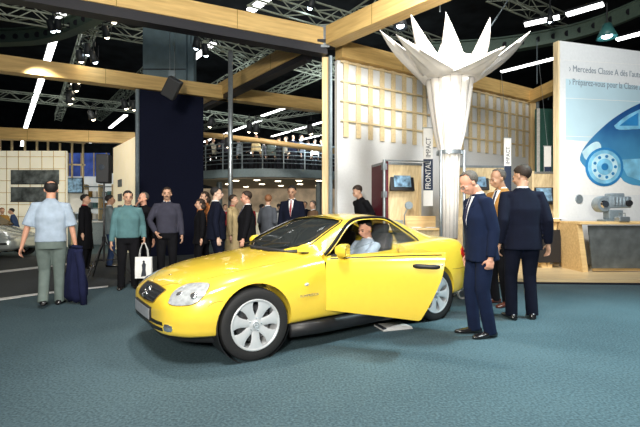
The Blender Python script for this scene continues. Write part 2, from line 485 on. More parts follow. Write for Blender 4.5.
for sy in (1, -1):
    cs = prism_obj(off(SIDEW, 0), 'Y', sy*.35, sy*1.2); boolean(outer, cs, 'DIFFERENCE'); kill(cs)
    door_glass[sy] = rp(dg_cut, 'Y', 'door_window', 'glass_clear', 0, sy=sy, bvh=bvh_cab, n=6); rp(qg_cut, 'Y', 'quarter_window', 'glass_dark', 0, sy=sy, bvh=bvh_cab, n=4)
# the inner ends of the cab below the bodywork are open to the cabin
c = prism_obj([(-.80, -.66), (-2.05, -.66), (-2.05, .66), (-.80, .66)], 'Z', .5, .93); boolean(outer, c, 'DIFFERENCE'); kill(c)
outer.name = 'roof'; outer.parent = car; autosmooth(outer.data, .5)
kill(cws, crw)
bvh_roof = BVHTree.FromPolygons([v.co.copy() for v in outer.data.vertices], [p.vertices[:] for p in outer.data.polygons])
# dark seals round the windows
for sy in (1, -1):
    pts = []
    for (x, z) in SIDEW:
        h = bvh_roof.ray_cast(V((x+(-.02 if x < -1.5 else .015), sy*2, z+.018)), V((0, -sy, 0)))
        if h[0] is not None and abs(h[0].y) > .4: pts.append(h[0]-V((0, sy*.006, 0)))
    MB().tube(pts, .020, n=6).build('window_seal', 'black_trim', car)
def cabtop(x, y):
    h = bvh_roof.ray_cast(V((x, y, 2)), V((0, 0, -1)))
    return h[0] if h[0] is not None else None
cp_ = []
for (x, y) in [p for p in WS if p[0] > -.78][::-1]: pass
low = sorted([p for p in WS if p[0] > -.70], key=lambda p: p[1])
for (x, y) in low:
    q = cabtop(x+.012, y*1.02)
    if q: cp_.append(q+V((0, 0, .002)))
MB().tube(cp_, .020, n=6).build('cowl', 'black_plastic', car, smooth=True)
pts = []
for (x, y) in WS+[WS[0]]:
    q = cabtop(x+(.02 if x > -.9 else -.02)*(1 if abs(y) < .5 else .3), y*1.04)
    if q: pts.append(q)
MB().tube(pts, .009, n=5).build('windscreen_seal', 'black_trim', car)
# the black cowl and the wipers
cow = MB()
for (y0, y1, sw) in ((.05, .42, -.16), (-.42, .0, -.16)):
    p0 = V((-.47-.0, y0, .94)); p1 = V((-.60, y1, .985))
    cow.tube([p0, (p0+p1)/2+V((.02, 0, .012)), p1], .008, n=5)
cow.build('wiper', 'black_plastic', car)

# ---- doors
PIV = {1: V((-.75, .84, 0)), -1: V((-.75, -.84, 0))}
def hinge(o, sy, ang):
    mt = M.Translation(PIV[sy]) @ M.Rotation(sy*ang, 4, 'Z') @ M.Translation(-PIV[sy])
    o.data.transform(mt)
for sy, ang in ((1, math.radians(-54)), (-1, math.radians(-24))):
    d = doors[sy]; d.parent = car; autosmooth(d.data, .5)
    dm = BVHTree.FromPolygons([v.co.copy() for v in d.data.vertices], [p.vertices[:] for p in d.data.polygons])
    kids = [door_glass[sy]]; door_glass[sy].parent = d
    # inner trim panel
    c = prism_obj(off(DOOR[:-2]+[(-1.84, .84), (-.78, .82)], -.04), 'Y', sy*.722, sy*.748); c.name = 'door_trim'; c.data.materials.append(MATS['leather']); c.parent = d; kids.append(c)
    armr = MB().box((-1.35, sy*.69, .62), (.5, .07, .05), bev=.015).build('armrest', 'leather', d); kids.append(armr)
    # pull handle in its dark recess
    hb = MB(); pts = []
    for k in range(9):
        x = -1.59-.235*k/8; h = dm.ray_cast(V((x, sy*2, .812)), V((0, -sy, 0)))
        pts.append(h[0]+V((0, sy*(.006+.018*math.sin(PI*k/8)), 0)))
    hb.tube(pts, [.012, .021, .022, .021, .020, .020, .022, .022, .013], n=8, flat=1.0)
    kids.append(hb.build('door_handle', 'black_plastic', d, smooth=True, label='long dark pull handle'))
    lk = MB(); h = dm.ray_cast(V((-1.845, sy*2, .83)), V((0, -sy, 0))); lk.ball(h[0], (.012, .006, .012)); kids.append(lk.build('lock', 'chrome', d))
    # belt strip below the glass and rub strip line
    pts = [];
    for k in range(14):
        x = -.78-1.06*k/13; h = dm.ray_cast(V((x, sy*.80, 2)), V((0, 0, -1)))
        if h[0] is not None: pts.append(h[0])
    if len(pts) > 2: kids.append(MB().tube(pts, .008, n=5).build('belt_strip', 'black_trim', d))
    pts = []
    for k in range(14):
        x = -.69-1.0*k/13; h = dm.ray_cast(V((x, sy*2, .40)), V((0, -sy, 0)))
        if h[0] is not None: pts.append(h[0])
    # mirror on the door's front corner
    mm = MB(); mc = V((-.94, sy*.90, .94))
    rs = []
    for (dx, w, hh) in ((.075, .02, .015), (.065, .055, .038), (.03, .083, .058), (-.02, .09, .064), (-.045, .088, .062)):
        rs.append([mc+V((dx, math.copysign(abs(math.cos(t))**.8, math.cos(t))*w, math.copysign(abs(math.sin(t))**.8, math.sin(t))*hh)) for t in [2*PI*k/16 for k in range(16)]])
    mm.rings(rs); mm.tube([mc+V((0, -sy*.06, -.03)), V((-.88, sy*.80, .87))], [.03, .035], n=8)
    mi = mm.build('door_mirror', 'yellow_paint', d, smooth='auto'); kids.append(mi)
    mg = MB().box(mc+V((-.047, 0, 0)), (.006, .15, .10), bev=.003).build('mirror_glass', 'chrome', mi); kids.append(mg)
    tri = MB().prism([(-.77, sy*.765, .86), (-.92, sy*.765, .87), (-.92, sy*.745, .955)], (0, sy*.012, 0)).build('mirror_base', 'black_plastic', d); kids.append(tri)
    for o in [d]+kids: hinge(o, sy, ang)

# ---- wheels
def wheel_proto():
    root = bpy.data.objects.new('wheel', None); col.objects.link(root); root.parent = car
    # outer side towards +Y
    MB().lathe([(.222, -.095), (.29, -.103), (.307, -.095), (.316, -.07), (.316, .07), (.307, .095), (.29, .103), (.250, .104), (.226, .098), (.218, .088), (.218, -.09)], axis='Y', n=48).build('tyre', 'black_rubber', root, smooth='auto')
    tr = MB()
    for k in range(5): 
        y = -.056+.028*k; tr.tube([(.3165*math.cos(2*PI*i/48), y, .3165*math.sin(2*PI*i/48)) for i in range(48)], .003, n=4, closed=True)
    tr.build('tread_groove', 'black_trim', root)
    MB().lathe([(.205, .100), (.218, .106), (.226, .103), (.227, .094), (.220, .088), (.205, .07), (.198, -.08), (.192, -.08), (.196, .07), (.199, .088)], axis='Y', n=48).build('rim', 'alloy', root, smooth='auto')
    MB().lathe([(.0, .01), (.15, .01), (.16, .02), (.16, -.0), (0, -.0)], axis='Y', n=32).build('brake_disc', 'brake_disc', root, smooth='auto')
    MB().lathe([(.0, -.05), (.196, -.05), (.196, -.04), (0, -.04)], axis='Y', n=32).build('inner_barrel', 'black_trim', root)
    sp = MB(); N = 7
    for k in range(N):
        t0 = 2*PI*k/N+.22
        sec = []
        for (r, w, y, th) in ((.045, .034, .088, .03), (.085, .034, .092, .026), (.13, .038, .096, .022), (.165, .050, .099, .02), (.208, .084, .098, .02)):
            c, s_ = math.cos(t0), math.sin(t0)
            rad = V((c, 0, s_)); tan = V((-s_, 0, c))
            sec.append([rad*r+tan*w+V((0, y-.006, 0)), rad*r+tan*(w*.6)+V((0, y, 0)), rad*r-tan*(w*.6)+V((0, y, 0)), rad*r-tan*w+V((0, y-.006, 0)),
                        rad*r-tan*w*.9+V((0, y-th, 0)), rad*r+tan*w*.9+V((0, y-th, 0))])
        sp.rings(sec)
    sp.build('spokes', 'alloy', root, smooth='auto')
    hub = MB().lathe([(0, .100), (.030, .099), (.036, .092), (.06, .088), (.075, .082), (.078, .05), (0, .05)], axis='Y', n=28).build('hub', 'alloy', root, smooth='auto')
    st = MB()
    st.tube([(.024*math.cos(2*PI*i/20), .101, .024*math.sin(2*PI*i/20)) for i in range(20)], .0025, n=5, closed=True)
    for k in range(3):
        a = PI/2+2*PI*k/3; st.tube([(0, .102, 0), (.024*math.cos(a), .101, .024*math.sin(a))], [.004, .0015], n=5)
    st.build('hub_emblem', 'machine_grey', hub)
    for k in range(5):
        a = 2*PI*k/5+.5; MB().ball((.056*math.cos(a), .089, .056*math.sin(a)), (.008, .006, .008), sub=1).build('wheel_bolt', 'steel', hub)
    return root
w0 = wheel_proto()
for i, (x, sy, steer) in enumerate(((0, 1, -.10), (0, -1, -.10), (-2.4, 1, 0), (-2.4, -1, 0))):
    w = w0 if i == 0 else copy_tree(w0, car)
    w.location = (x, sy*.745, .316); w.rotation_euler = (0, .3*i, (0 if sy > 0 else PI)+steer)

# ---- underside, front splitter, sills
MB().box((-1.2, 0, .20), (3.3, 1.15, .06)).build('underbody', 'black_plastic', car)
for sy in (1, -1):
    MB().tube([(-.36, sy*.80, .20), (-.7, sy*.815, .19), (-1.7, sy*.815, .19), (-2.04, sy*.80, .20)], .05, n=8, flat=1.4).build('sill', 'black_plastic', car, smooth=True)
    for x in (0, -2.4):
        MB().lathe([(.350, -.12), (.356, -.12), (.356, .12), (.350, .12)], c=(x, sy*.70, .325), axis='Y', n=40).build('wheel_arch_liner', 'black_plastic', car)
sp = []
for k in range(25):
    a = -1+2*k/24; y = .72*a; x = .66-.36*abs(a)**3
    sp.append([(x, y, .27), (x-.015, y*.99, .225), (x-.01, y, .18), (x-.04, y*.97, .175), (x-.06, y*.95, .27)])
MB().rings(sp).build('front_spoiler', 'black_plastic', car, smooth=True)

# ---- front: lamps, grille, plate, fog lamps (outlines measured on the surface)
def sm(o, n=3):
    p = catmull(o+[o[0]], n); return p[:-1]
HL = [(168.5, 303), (172, 294.5), (179, 288), (188, 284.3), (199, 283), (208, 283.5), (209.5, 286), (206, 293), (200, 300), (192, 304.5), (181, 305.7), (172, 305.2)]
hl = patch('headlight', 'headlight_glass', sm(HL, 2), .006, mirror=True, dome=.012)
for o in hl:
    sy = 1 if o is hl[0] else -1
    c0 = sum((v.co for v in hl[0].data.vertices), V())/len(hl[0].data.vertices)
    for dx, dy, r in ((.0, .06, .04), (.07, -.07, .035)):
        h = bvh_full.ray_cast(V((c0.x+.6+dx, c0.y+dy, c0.z+.5)), V((-.6, 0, -.5)).normalized())
        if h[0] is not None:
            q = h[0].copy(); q.y *= sy; n_ = h[1].copy(); n_.y *= sy
            MB().ball(q+n_*.004, (r, r, .018), rot=n_.to_track_quat('Z', 'Y').to_matrix()).build('lamp_bowl', 'headlight_bowl', o, smooth=True)
rim_l = [h for h in (cast_px(x, y) for x, y in sm(HL, 3)) if h]
for sy in (1, -1):
    MB().tube([V((h[0].x, sy*h[0].y, h[0].z)) for h in rim_l], .006, n=5, closed=True).build('headlight_seal', 'yellow_groove', car)
GR = [(-.33, .595), (-.30, .612), (0, .622), (.30, .612), (.33, .595), (.315, .545), (.27, .502), (0, .488), (-.27, .502), (-.315, .545)]
gr = rp(GR, 'X', 'grille', 'black_plastic', .003, n=4)
gb = MB()
for z in (.512, .540, .568, .594):
    hw = .262+(z-.5)*.45; pts = []
    for k in range(9):
        y = -hw+2*hw*k/8; h = bvh_full.ray_cast(V((3, y, z)), V((-1, 0, 0))); pts.append(h[0]+V((.007, 0, .002)))
    gb.tube(pts, .0045, n=5)
gb.build('grille_bar', 'lamp_body', gr)
h = bvh_full.ray_cast(V((3, 0, .555)), V((-1, 0, 0))); gc = h[0]; gn = h[1]
R_ = gn.to_track_quat('Z', 'Y').to_matrix()
eb = MB()
eb.tube([gc+gn*.014+R_ @ V((.058*math.cos(2*PI*i/28), .058*math.sin(2*PI*i/28), 0)) for i in range(28)], .0065, n=6, closed=True)
for k in range(3):
    a = PI/2+2*PI*k/3; eb.tube([gc+gn*.018, gc+gn*.014+R_ @ V((.058*math.cos(a), .058*math.sin(a), 0))], [.014, .003], n=6)
eb.build('grille_emblem', 'chrome', gr, smooth=True)
o_ = MB().tube([h_ for h_ in [bvh_full.ray_cast(V((3, y, z)), V((-1, 0, 0)))[0] for y, z in sm(GR, 3)] if h_], .007, n=5, closed=True).build('grille_surround', 'yellow_groove', gr)
# plate
pl = bpy.data.objects.new('number_plate', None)
mb = MB(); ps = []
for z in (.345, .465):
    for k in range(11):
        y = -.27+.54*k/10; h = bvh_full.ray_cast(V((3, y, .405)), V((-1, 0, 0))); ps.append(h[0]+V((.022-abs(y)*.01, 0, z-.405)))
lo, hi = ps[:11], ps[11:]
mb.rings([[a, b, b+V((-.02, 0, 0)), a+V((-.02, 0, 0))] for a, b in zip(lo, hi)])
pl = mb.build('number_plate', 'black_plastic', car)
mb = MB()
mb.rings([[a+V((.004, 0, .013)), b+V((.004, 0, -.013)), b+V((-.004, 0, -.013)), a+V((-.004, 0, .013))] for a, b in zip(lo[:], hi[:])])
mb.build('plate_face', 'plate_grey', pl)
# lower intake slots and fog lamps
for (z0, z1) in ((.345, .372), (.298, .325)):
    rp([(-.505, z0), (-.25, z0-.004), (0, z0-.006), (.25, z0-.004), (.505, z0), (.50, z1), (.25, z1), (0, z1), (-.25, z1), (-.50, z1)], 'X', 'intake_slot', 'black_trim', .007, n=3, sub=4)
for sy in (1, -1):
    fo = rp([(sy*y, z) for y, z in ((.525, .305), (.52, .335), (.535, .362), (.575, .366), (.61, .352), (.613, .325), (.60, .306), (.56, .30))], 'X', 'fog_lamp', 'headlight_bowl', .006, n=4, dome=.008)
# bonnet shut lines, wing badge, side lamp
bl = catmull([(.56, .30), (.50, .46), (.34, .575), (.1, .64), (-.25, .675), (-.56, .69)], 5)
for sy in (1, -1):
    pts = [bvh_full.ray_cast(V((x, sy*y, 2)), V((0, 0, -1)))[0] for x, y in bl]
    MB().tube([p for p in pts if p], .0022, n=5).build('bonnet_seam', 'yellow_groove', car)
pts = [bvh_full.ray_cast(V((.56+.09*(1-(y/.3)**2), y, 2)), V((0, 0, -1)))[0] for y in [-.3+.6*k/12 for k in range(13)]]
MB().tube([p for p in pts if p], .0022, n=5).build('bonnet_seam', 'yellow_groove', car)
h = bvh_full.ray_cast(V((.50, 0, 2)), V((0, 0, -1)))
MB().ball(h[0], (.022, .022, .004), sub=2).build('bonnet_badge', 'chrome', car, smooth=True)
ind = cast_px(307, 284.5)
if ind:
    MB().ball(ind[0], (.028, .01, .017), sub=2).build('side_indicator', 'headlight_glass', car, smooth=True, label='small pale oval lamp on the front wing')
    tp = cast_px(299.5, 297.5); te = cast_px(319, 294.5)
    if tp and te:
        bx = (te[0]-tp[0]).normalized(); bn = tp[1] if tp[1].y > 0 else -tp[1]; bu = bn.cross(bx).normalized(); 
        mt = M((bx, bu, bn)).transposed().to_4x4(); mt.translation = tp[0]+bn*.012
        text_mesh('KOMPRESSOR', .034, 'wing_badge', 'chrome', mt, car, ext=.001)
# front and rear bumper seams, rear lamps, tow cover
for sy in (1, -1):
    tl = MB(); pts = [(-3.04, .80), (-3.10, .80), (-3.155, .78), (-3.19, .73)]
    o1 = rp([(-3.20, .665), (-3.15, .665), (-3.06, .675), (-2.99, .71), (-2.93, .77), (-2.945, .83), (-3.02, .86), (-3.10, .87), (-3.15, .86)], 'Y', 'tail_lamp', 'red_lamp', .008, sy=sy, n=5)
    o2 = rp([(sy*y, z) for y, z in ((.40, .68), (.63, .68), (.66, .76), (.62, .84), (.44, .84))], '-X', 'tail_lamp_inner', 'red_lamp', .006, n=4)
    o2.parent = o1
    side_line([(-2.70, .60), (-2.85, .595), (-3.05, .60), (-3.18, .62)], 'rear_bumper_seam', 'yellow_groove', .0025, sy)
    side_line([(.30, .555), (.36, .55), (.42, .52)], 'front_bumper_seam', 'yellow_groove', .002, sy)
    side_line([(-.745, .35), (-.745, .5), (-.745, .80)], 'wing_seam', 'yellow_groove', .0025, sy)
# boot lid seam and roof seams
for sy in (1, -1):
    pts = [bvh_full.ray_cast(V((x, sy*.60, 2)), V((0, 0, -1)))[0] for x in (-2.3, -2.5, -2.7, -2.9, -3.02)]
    MB().tube([p for p in pts if p], .0025, n=5).build('boot_seam', 'yellow_groove', car)
MB().tube([cabtop(-1.245, y) for y in [-.52+1.04*k/12 for k in range(13)] if cabtop(-1.245, y)], .0025, n=5).build('roof_seam', 'yellow_groove', car)
# ---- cabin
MB().box((-1.42, 0, .30), (1.25, 1.30, .05)).build('cabin_floor', 'interior_dark', car)
rp([(x, y*1.02) for x, y in WS if x > -.86], 'Z', 'dashboard_top', 'interior_dark', .018, n=5)
ds = MB().prism([(-.72, -.64, .45), (-.78, -.64, .87), (-.60, -.64, .90), (-.98, -.64, .92) if 0 else (-.86, -.64, .90), (-1.02, -.64, .84), (-1.0, -.64, .60)], (0, 1.28, 0))
ds.build('dashboard', 'interior_dark', car)
MB().box((-1.35, 0, .48), (.75, .20, .26), bev=.03).build('centre_console', 'interior_dark', car)
sw = MB(); sc_ = V((-1.12, .34, .84)); Rr = M.Rotation(math.radians(-68), 3, 'Y')
sw.tube([sc_+Rr @ V((.18*math.cos(2*PI*i/28), .18*math.sin(2*PI*i/28), 0)) for i in range(28)], .014, n=7, closed=True)
sw.ball(sc_, (.055, .06, .03), rot=Rr)
for a in (0, PI/2+.5, -PI/2-.5, PI): sw.tube([sc_, sc_+Rr @ V((.18*math.cos(a), .18*math.sin(a), 0))], .012, n=6)
sw.tube([sc_, V((-.98, .34, .77))], .025)
sw.build('steering_wheel', 'black_plastic', car, smooth=True)
for sy in (1, -1):
    st = bpy.data.objects.new('seat', None); col.objects.link(st); st.parent = car
    MB().box((-1.50, sy*.34, .47), (.50, .48, .16), bev=.05).build('seat_cushion', 'leather', st, smooth='auto')
    mt = M.Translation(V((-1.83, sy*.34, .78))) @ M.Rotation(math.radians(-18), 4, 'Y')
    MB().box(0, (.13, .46, .58), mtx=mt, bev=.05).build('seat_back', 'leather', st, smooth='auto')
    mt = M.Translation(V((-1.95, sy*.34, 1.09))) @ M.Rotation(math.radians(-14), 4, 'Y')
    MB().box(0, (.08, .26, .16), mtx=mt, bev=.035).build('headrest', 'leather', st, smooth='auto')
MB().box((-2.12, 0, .72), (.10, 1.26, .46)).build('rear_bulkhead', 'interior_dark', car)
MB().tube([(-1.18, 0, 1.20), (-1.19, 0, 1.16)], .012).box((-1.20, 0, 1.14), (.03, .22, .055), bev=.012).build('rear_view_mirror', 'black_plastic', car)
# ================================================================ PEOPLE
def ik(a, b, l1, l2, pole):
    d = b-a; L = d.length; m_ = (l1+l2)*.999
    if L > m_: b = a+d*(m_/L); d = b-a; L = m_
    x = (l1*l1-l2*l2+L*L)/(2*L); h = math.sqrt(max(0, l1*l1-x*x)); n = d.normalized()
    p = V(pole); p = p-n*p.dot(n); p = p.normalized() if p.length > 1e-5 else V((0, 0, 1))
    return a+n*x+p*h, b
def hand(mb, wr, d, back, side, s=1.0, curl=.5, fr=.0085, detail=True):
    """palm, four separate fingers and a thumb; d = direction of the hand, back = out of the back of the hand, side = towards the thumb"""
    d = d.normalized(); back = (back-d*back.dot(d)).normalized(); sd = back.cross(d).normalized()
    if sd.dot(side) < 0: sd = -sd
    R = M((d, sd, back)).transposed()
    mb.ball(wr+d*.05*s, (.052*s, .042*s, .016*s), rot=R)
    mb.tube([wr-d*.03*s, wr+d*.03*s], [.026*s, .03*s], n=8, flat=.75, ref=back)
    if not detail:
        mb.tube([wr+d*.08*s, wr+d*.125*s-back*.02*s*curl*2, wr+d*.15*s-back*.05*s*curl*2], [.026*s, .022*s, .014*s], n=6); return
    for i, (o, l) in enumerate(((.030, .070), (.010, .080), (-.011, .074), (-.031, .058))):
        b0 = wr+d*.088*s+sd*o*s; c = curl*(1+.12*i)
        d1 = (d*math.cos(c*.7)-back*math.sin(c*.7)); d2 = (d*math.cos(c*1.7)-back*math.sin(c*1.7)); d3 = (d*math.cos(c*2.4)-back*math.sin(c*2.4))
        p1 = b0+d1*l*s*.48; p2 = p1+d2*l*s*.32; p3 = p2+d3*l*s*.24
        mb.tube([b0-d*.02*s, b0, p1, p2, p3], [fr*s, fr*s*1.08, fr*s, fr*s*.92, fr*s*.7], n=6)
    t0 = wr+d*.025*s+sd*.022*s; t1 = t0+(d*.55+sd*.75-back*.25).normalized()*.042*s; t2 = t1+(d*.85+sd*.3-back*.35*curl*2).normalized()*.038*s
    mb.tube([t0, t1, t2], [.014*s, .011*s, .008*s], n=6)

# looks: everything a person wears or is, in short; positions are metres in the person's own frame (x to their left, -y the way they face)
def person(label, loc, face, h=1.76, group=None, voxel=.008, skin='skin', hair='hair_brown', hairstyle='short', top='dark_suit', trousers='dark_suit', shoe='shoe_black',
           kind='suit', lw=None, rw=None, la=None, ra=None, lean=0, hyaw=0, hpitch=0, girth=1.0, hem=None, face_detail=True, tie='dark_tie', shirt='shirt_white',
           lpole=None, rpole=None, hipz=None, lcurl=.5, rcurl=.5, lknee=(0, -1, 0), rknee=(0, -1, 0), legs=True, glasses=False, htilt=0, moustache=False, lback=None, rback=None, hlean=0, coat_z=None):
    s = h/1.76; g = girth
    hz = hipz if hipz is not None else .93
    piv = V((0, 0, hz)); RL = M.Rotation(lean, 3, 'X')
    def T(p): return piv+RL @ (V(p)-V((0, 0, .93)))
    sh = {1: T((.178*g**.5, 0, 1.395)), -1: T((-.178*g**.5, 0, 1.395))}
    W_ = {1: V(lw) if lw else T((.245*g, -.04, .83)), -1: V(rw) if rw else T((-.245*g, -.04, .83))}
    A_ = {1: V(la) if la else V((.11, 0, .09)), -1: V(ra) if ra else V((-.11, 0, .09))}
    hip = {1: piv+V((.09, 0, -.02)), -1: piv+V((-.09, 0, -.02))}
    pole = {1: V(lpole or (.15, 1, -.1)), -1: V(rpole or (-.15, 1, -.1))}
    kp = {1: V(lknee), -1: V(rknee)}
    el, kn = {}, {}
    for k in (1, -1):
        el[k], W_[k] = ik(sh[k], W_[k], .30, .265, pole[k]); kn[k], A_[k] = ik(hip[k], A_[k], .424, .405, kp[k])
    neck = T((0, .005, 1.49)); hc = T((0, -.018-hlean, 1.622-hlean*.35))
    RH = M.Rotation(hyaw, 3, 'Z') @ M.Rotation(lean*.3+hpitch, 3, 'X') @ M.Rotation(htilt, 3, 'Y')
    H = lambda p: hc+RH @ V(p)
    # --- the body: one continuous surface
    b = MB(); sub = 2
    b.ball(H((0, .018, .035)), (.074, .094, .082), rot=RH, sub=3); b.ball(H((0, -.018, -.03)), (.060, .074, .080), rot=RH, sub=3); b.ball(H((0, -.035, -.078)), (.043, .048, .036), rot=RH)
    b.ball(H((0, -.079, .012)), (.048, .018, .012), rot=RH); b.ball(H((0, -.075, -.062)), (.026, .024, .016), rot=RH)
    b.tube([H((0, -.085, .008)), H((0, -.103, -.018)), H((0, -.112, -.034))], [.010, .013, .016], n=8); b.ball(H((0, -.10, -.037)), (.019, .014, .010), rot=RH)
    for k in (1, -1):
        b.ball(H((k*.077, .012, -.012)), (.012, .020, .032), rot=RH); b.ball(H((k*.036, -.066, -.03)), (.022, .02, .022), rot=RH)
    b.tube([T((0, .02, 1.40)), neck, H((0, .015, -.06))], [.075, .058, .056], n=12)
    tor = [((0, 0, .86), .155*g, .115*g), ((0, 0, .95), .155*g, .115*g), ((0, 0, 1.08), .14*g, .10*g), ((0, -.005, 1.25), .155*g, .11*g), ((0, 0, 1.34), .140, .09), ((0, .01, 1.42), .075, .058)]
    ex = V((1, 0, 0))
    def loft(mb, T_, tt, n=20, pw=.85):
        mb.rings([[T_((c[0]+math.copysign(abs(math.cos(a))**pw, math.cos(a))*rx, c[1]+math.copysign(abs(math.sin(a))**pw, math.sin(a))*ry, c[2])) for a in [2*PI*i/n for i in range(n)]] for c, rx, ry in tt])
    loft(b, T, tor)
    for k in (1, -1):
        b.tube([T((k*.06, 0, 1.42)), sh[k], sh[k]+(el[k]-sh[k])*.35, el[k], el[k]+(W_[k]-el[k])*.3, W_[k]], [.035, .042, .043, .038, .037, .025], n=10)
        fd = (W_[k]-el[k]).normalized()
        bk = {1: lback, -1: rback}[k]
        bk = V(bk) if bk else V((k*1, -.25, 0))
        hand(b, W_[k]+fd*.012, fd, bk, V((0, -1, .3)) if abs(fd.z) > .5 else V((0, 0, 1)), curl=lcurl if k > 0 else rcurl, fr=max(.0088, voxel*.95), detail=voxel < .012)
        if legs:
            b.tube([hip[k]+V((0, 0, .03)), (hip[k]+kn[k])/2, kn[k], kn[k]+(A_[k]-kn[k])*.35, A_[k]], [.085*g, .07, .052, .052, .036], n=10)
            fdn = V((k*.02, -.12, -.062)); b.tube([A_[k]+V((0, .0, .0)), A_[k]+fdn*.4+V((0, 0, -.03)), A_[k]+fdn], [.030, .024, .014], n=8, flat=.7)
    body = b.build('person', skin)
    realize(body, [('REMESH', dict(mode='VOXEL', voxel_size=voxel)), ('SMOOTH', dict(factor=.5, iterations=2))])
    for p in body.data.polygons: p.use_smooth = True
    parts = []
    def garment(mb, name, m, vx, it=3, lab=None):
        o = mb.build(name, m)
        realize(o, [('REMESH', dict(mode='VOXEL', voxel_size=vx)), ('SMOOTH', dict(factor=.5, iterations=it))])
        for p in o.data.polygons: p.use_smooth = True
        if not o.data.materials: o.data.materials.append(MATS[m])
        o.parent = body; parts.append(o)
        if lab: o['label'] = lab
        return o
    vx = max(.011, voxel*1.3)
    # --- upper garment
    t = MB(); hm = hem if hem is not None else dict(suit=.79, coat=.42, jumper=.90, shirt=.95)[kind]
    ga = g*(1.0 if kind != 'shirt' else 1.0)
    fl_ = .012 if kind in ('suit', 'coat') else 0
    tt = [((0, .0, hm), (.178+fl_)*ga+(.03 if kind == 'coat' else 0), (.135+fl_)*ga+(.03 if kind == 'coat' else 0)), ((0, 0, max(hm+.03, .92)), (.176+fl_*.6)*ga, .137*ga), ((0, -.003, 1.06), .168*ga, .130*ga),
          ((0, -.006, 1.24), .186*ga**.7, .136*ga**.8), ((0, 0, 1.34), .185, .115), ((0, .006, 1.40), .150, .092), ((0, .010, 1.445), .102, .076), ((0, .012, 1.485), .074, .066)]
    loft(t, T, tt)
    cuff = .045 if kind != 'shirt' else -.13
    for k in (1, -1):
        fd = (W_[k]-el[k]).normalized()
        if kind == 'shirt': pts = [T((k*.05, .0, 1.41)), sh[k]+V((0, 0, .0)), sh[k]+(el[k]-sh[k])*.5, el[k]-(el[k]-sh[k])*.05]; rr = [.05, .064, .070, .078]
        else: pts = [T((k*.05, .0, 1.41)), sh[k], sh[k]+(el[k]-sh[k])*.4, el[k], el[k]+fd*.10, W_[k]-fd*.0]; rr = [.05, .064, .066, .058, .056, .044]
        t.tube(pts, rr, n=12)
    up = garment(t, dict(suit='jacket', coat='coat', jumper='jumper', shirt='shirt')[kind], top, vx)
    # --- trousers and shoes
    if legs:
        t = MB()
        loft(t, lambda p: piv+V(p)-V((0, 0, .93)), [((0, 0, .80), .155*g, .115*g), ((0, 0, .90), .168*g, .128*g), ((0, 0, 1.0), .160*g, .122*g), ((0, 0, 1.03), .152*g, .116*g)])
        for k in (1, -1):
            ad = (A_[k]-kn[k]).normalized()
            t.tube([hip[k]+V((0, 0, .02)), hip[k]+(kn[k]-hip[k])*.25, kn[k], kn[k]+(A_[k]-kn[k])*.5, A_[k]+ad*.055], [.092*g, .092*g, .073, .068, .066], n=12)
        garment(t, 'trousers', trousers, vx)
        for k in (1, -1):
            f = kp[k].copy(); f.z = 0; f = V((k*.18, -1, 0)).normalized(); sd = V((-f.y, f.x, 0)); a0 = A_[k]; sh_ = MB()
            rings = []
            for (u, w, hh) in ((-.085, .018, .03), (-.075, .034, .062), (-.03, .040, .085), (.03, .042, .075), (.09, .047, .052), (.15, .046, .042), (.19, .034, .034), (.205, .015, .024)):
                c = a0+f*u; r = []
                for i in range(12):
                    an = 2*PI*i/12; r.append(c+sd*(w*math.cos(an))+V((0, 0, -.09+hh*.5+hh*.5*math.copysign(abs(math.sin(an))**.7, math.sin(an)))))
                rings.append(r)
            o = sh_.rings(rings).build('shoe', shoe, body, smooth=True); parts.append(o)
    def proj(o): return BVHTree.FromPolygons([v.co.copy() for v in o.data.vertices], [p.vertices[:] for p in o.data.polygons])
    # --- shirt front, collar, tie, lapels
    def front(name, m, pts, off_, bv, d=(0, -1, 0), par=None, n=4, TT=T):
        P = []
        for i, p in enumerate(pts):
            q = pts[(i+1) % len(pts)]
            for j in range(3): P.append((p[0]+(q[0]-p[0])*j/3, p[1]+(q[1]-p[1])*j/3))
        cx = sum(p[0] for p in P)/len(P); cz = sum(p[1] for p in P)/len(P); dd = RL @ V(d)
        mb = MB(); R = []
        for kk in range(n+1):
            tt_ = 1-kk/(n+1); r = []
            for (x, z) in P:
                q = T((cx+(x-cx)*tt_, 0, cz+(z-cz)*tt_))-V(dd)*-0; o_ = q+V(dd)*.6
                hh = bv.ray_cast(o_, -V(dd)); 
                if hh[0] is None: hh = (q+V(dd)*.08,)
                r.append(hh[0]+V(dd)*(off_ if kk else -.006))
            R.append(r)
        vs = [[mb.bm.verts.new(p) for p in r] for r in R]
        for a, c in zip(vs, vs[1:]):
            for i in range(len(a)): mb.bm.faces.new((a[i], a[(i+1) % len(a)], c[(i+1) % len(a)], c[i]))
        mb.bm.faces.new(vs[-1])
        o = mb.build(name, m, par or body, smooth=True); parts.append(o); return o
    if kind == 'suit' and face_detail is not None:
        bv = proj(up)
        sf = front('shirt_front', shirt, [(-.055, 1.475), (.055, 1.475), (.045, 1.34), (.0, 1.12), (-.045, 1.34)], .006, bv)
        front('tie', tie, [(-.016, 1.465), (.016, 1.465), (.012, 1.44), (.026, 1.28), (.0, 1.13), (-.026, 1.28), (-.012, 1.44)], .014, bv)
        for k in (1, -1): front('lapel', top, [(k*.055, 1.475), (k*.085, 1.44), (k*.10, 1.37), (k*.075, 1.345), (k*.085, 1.33), (k*.01, 1.10), (k*.042, 1.34)], .012, bv)
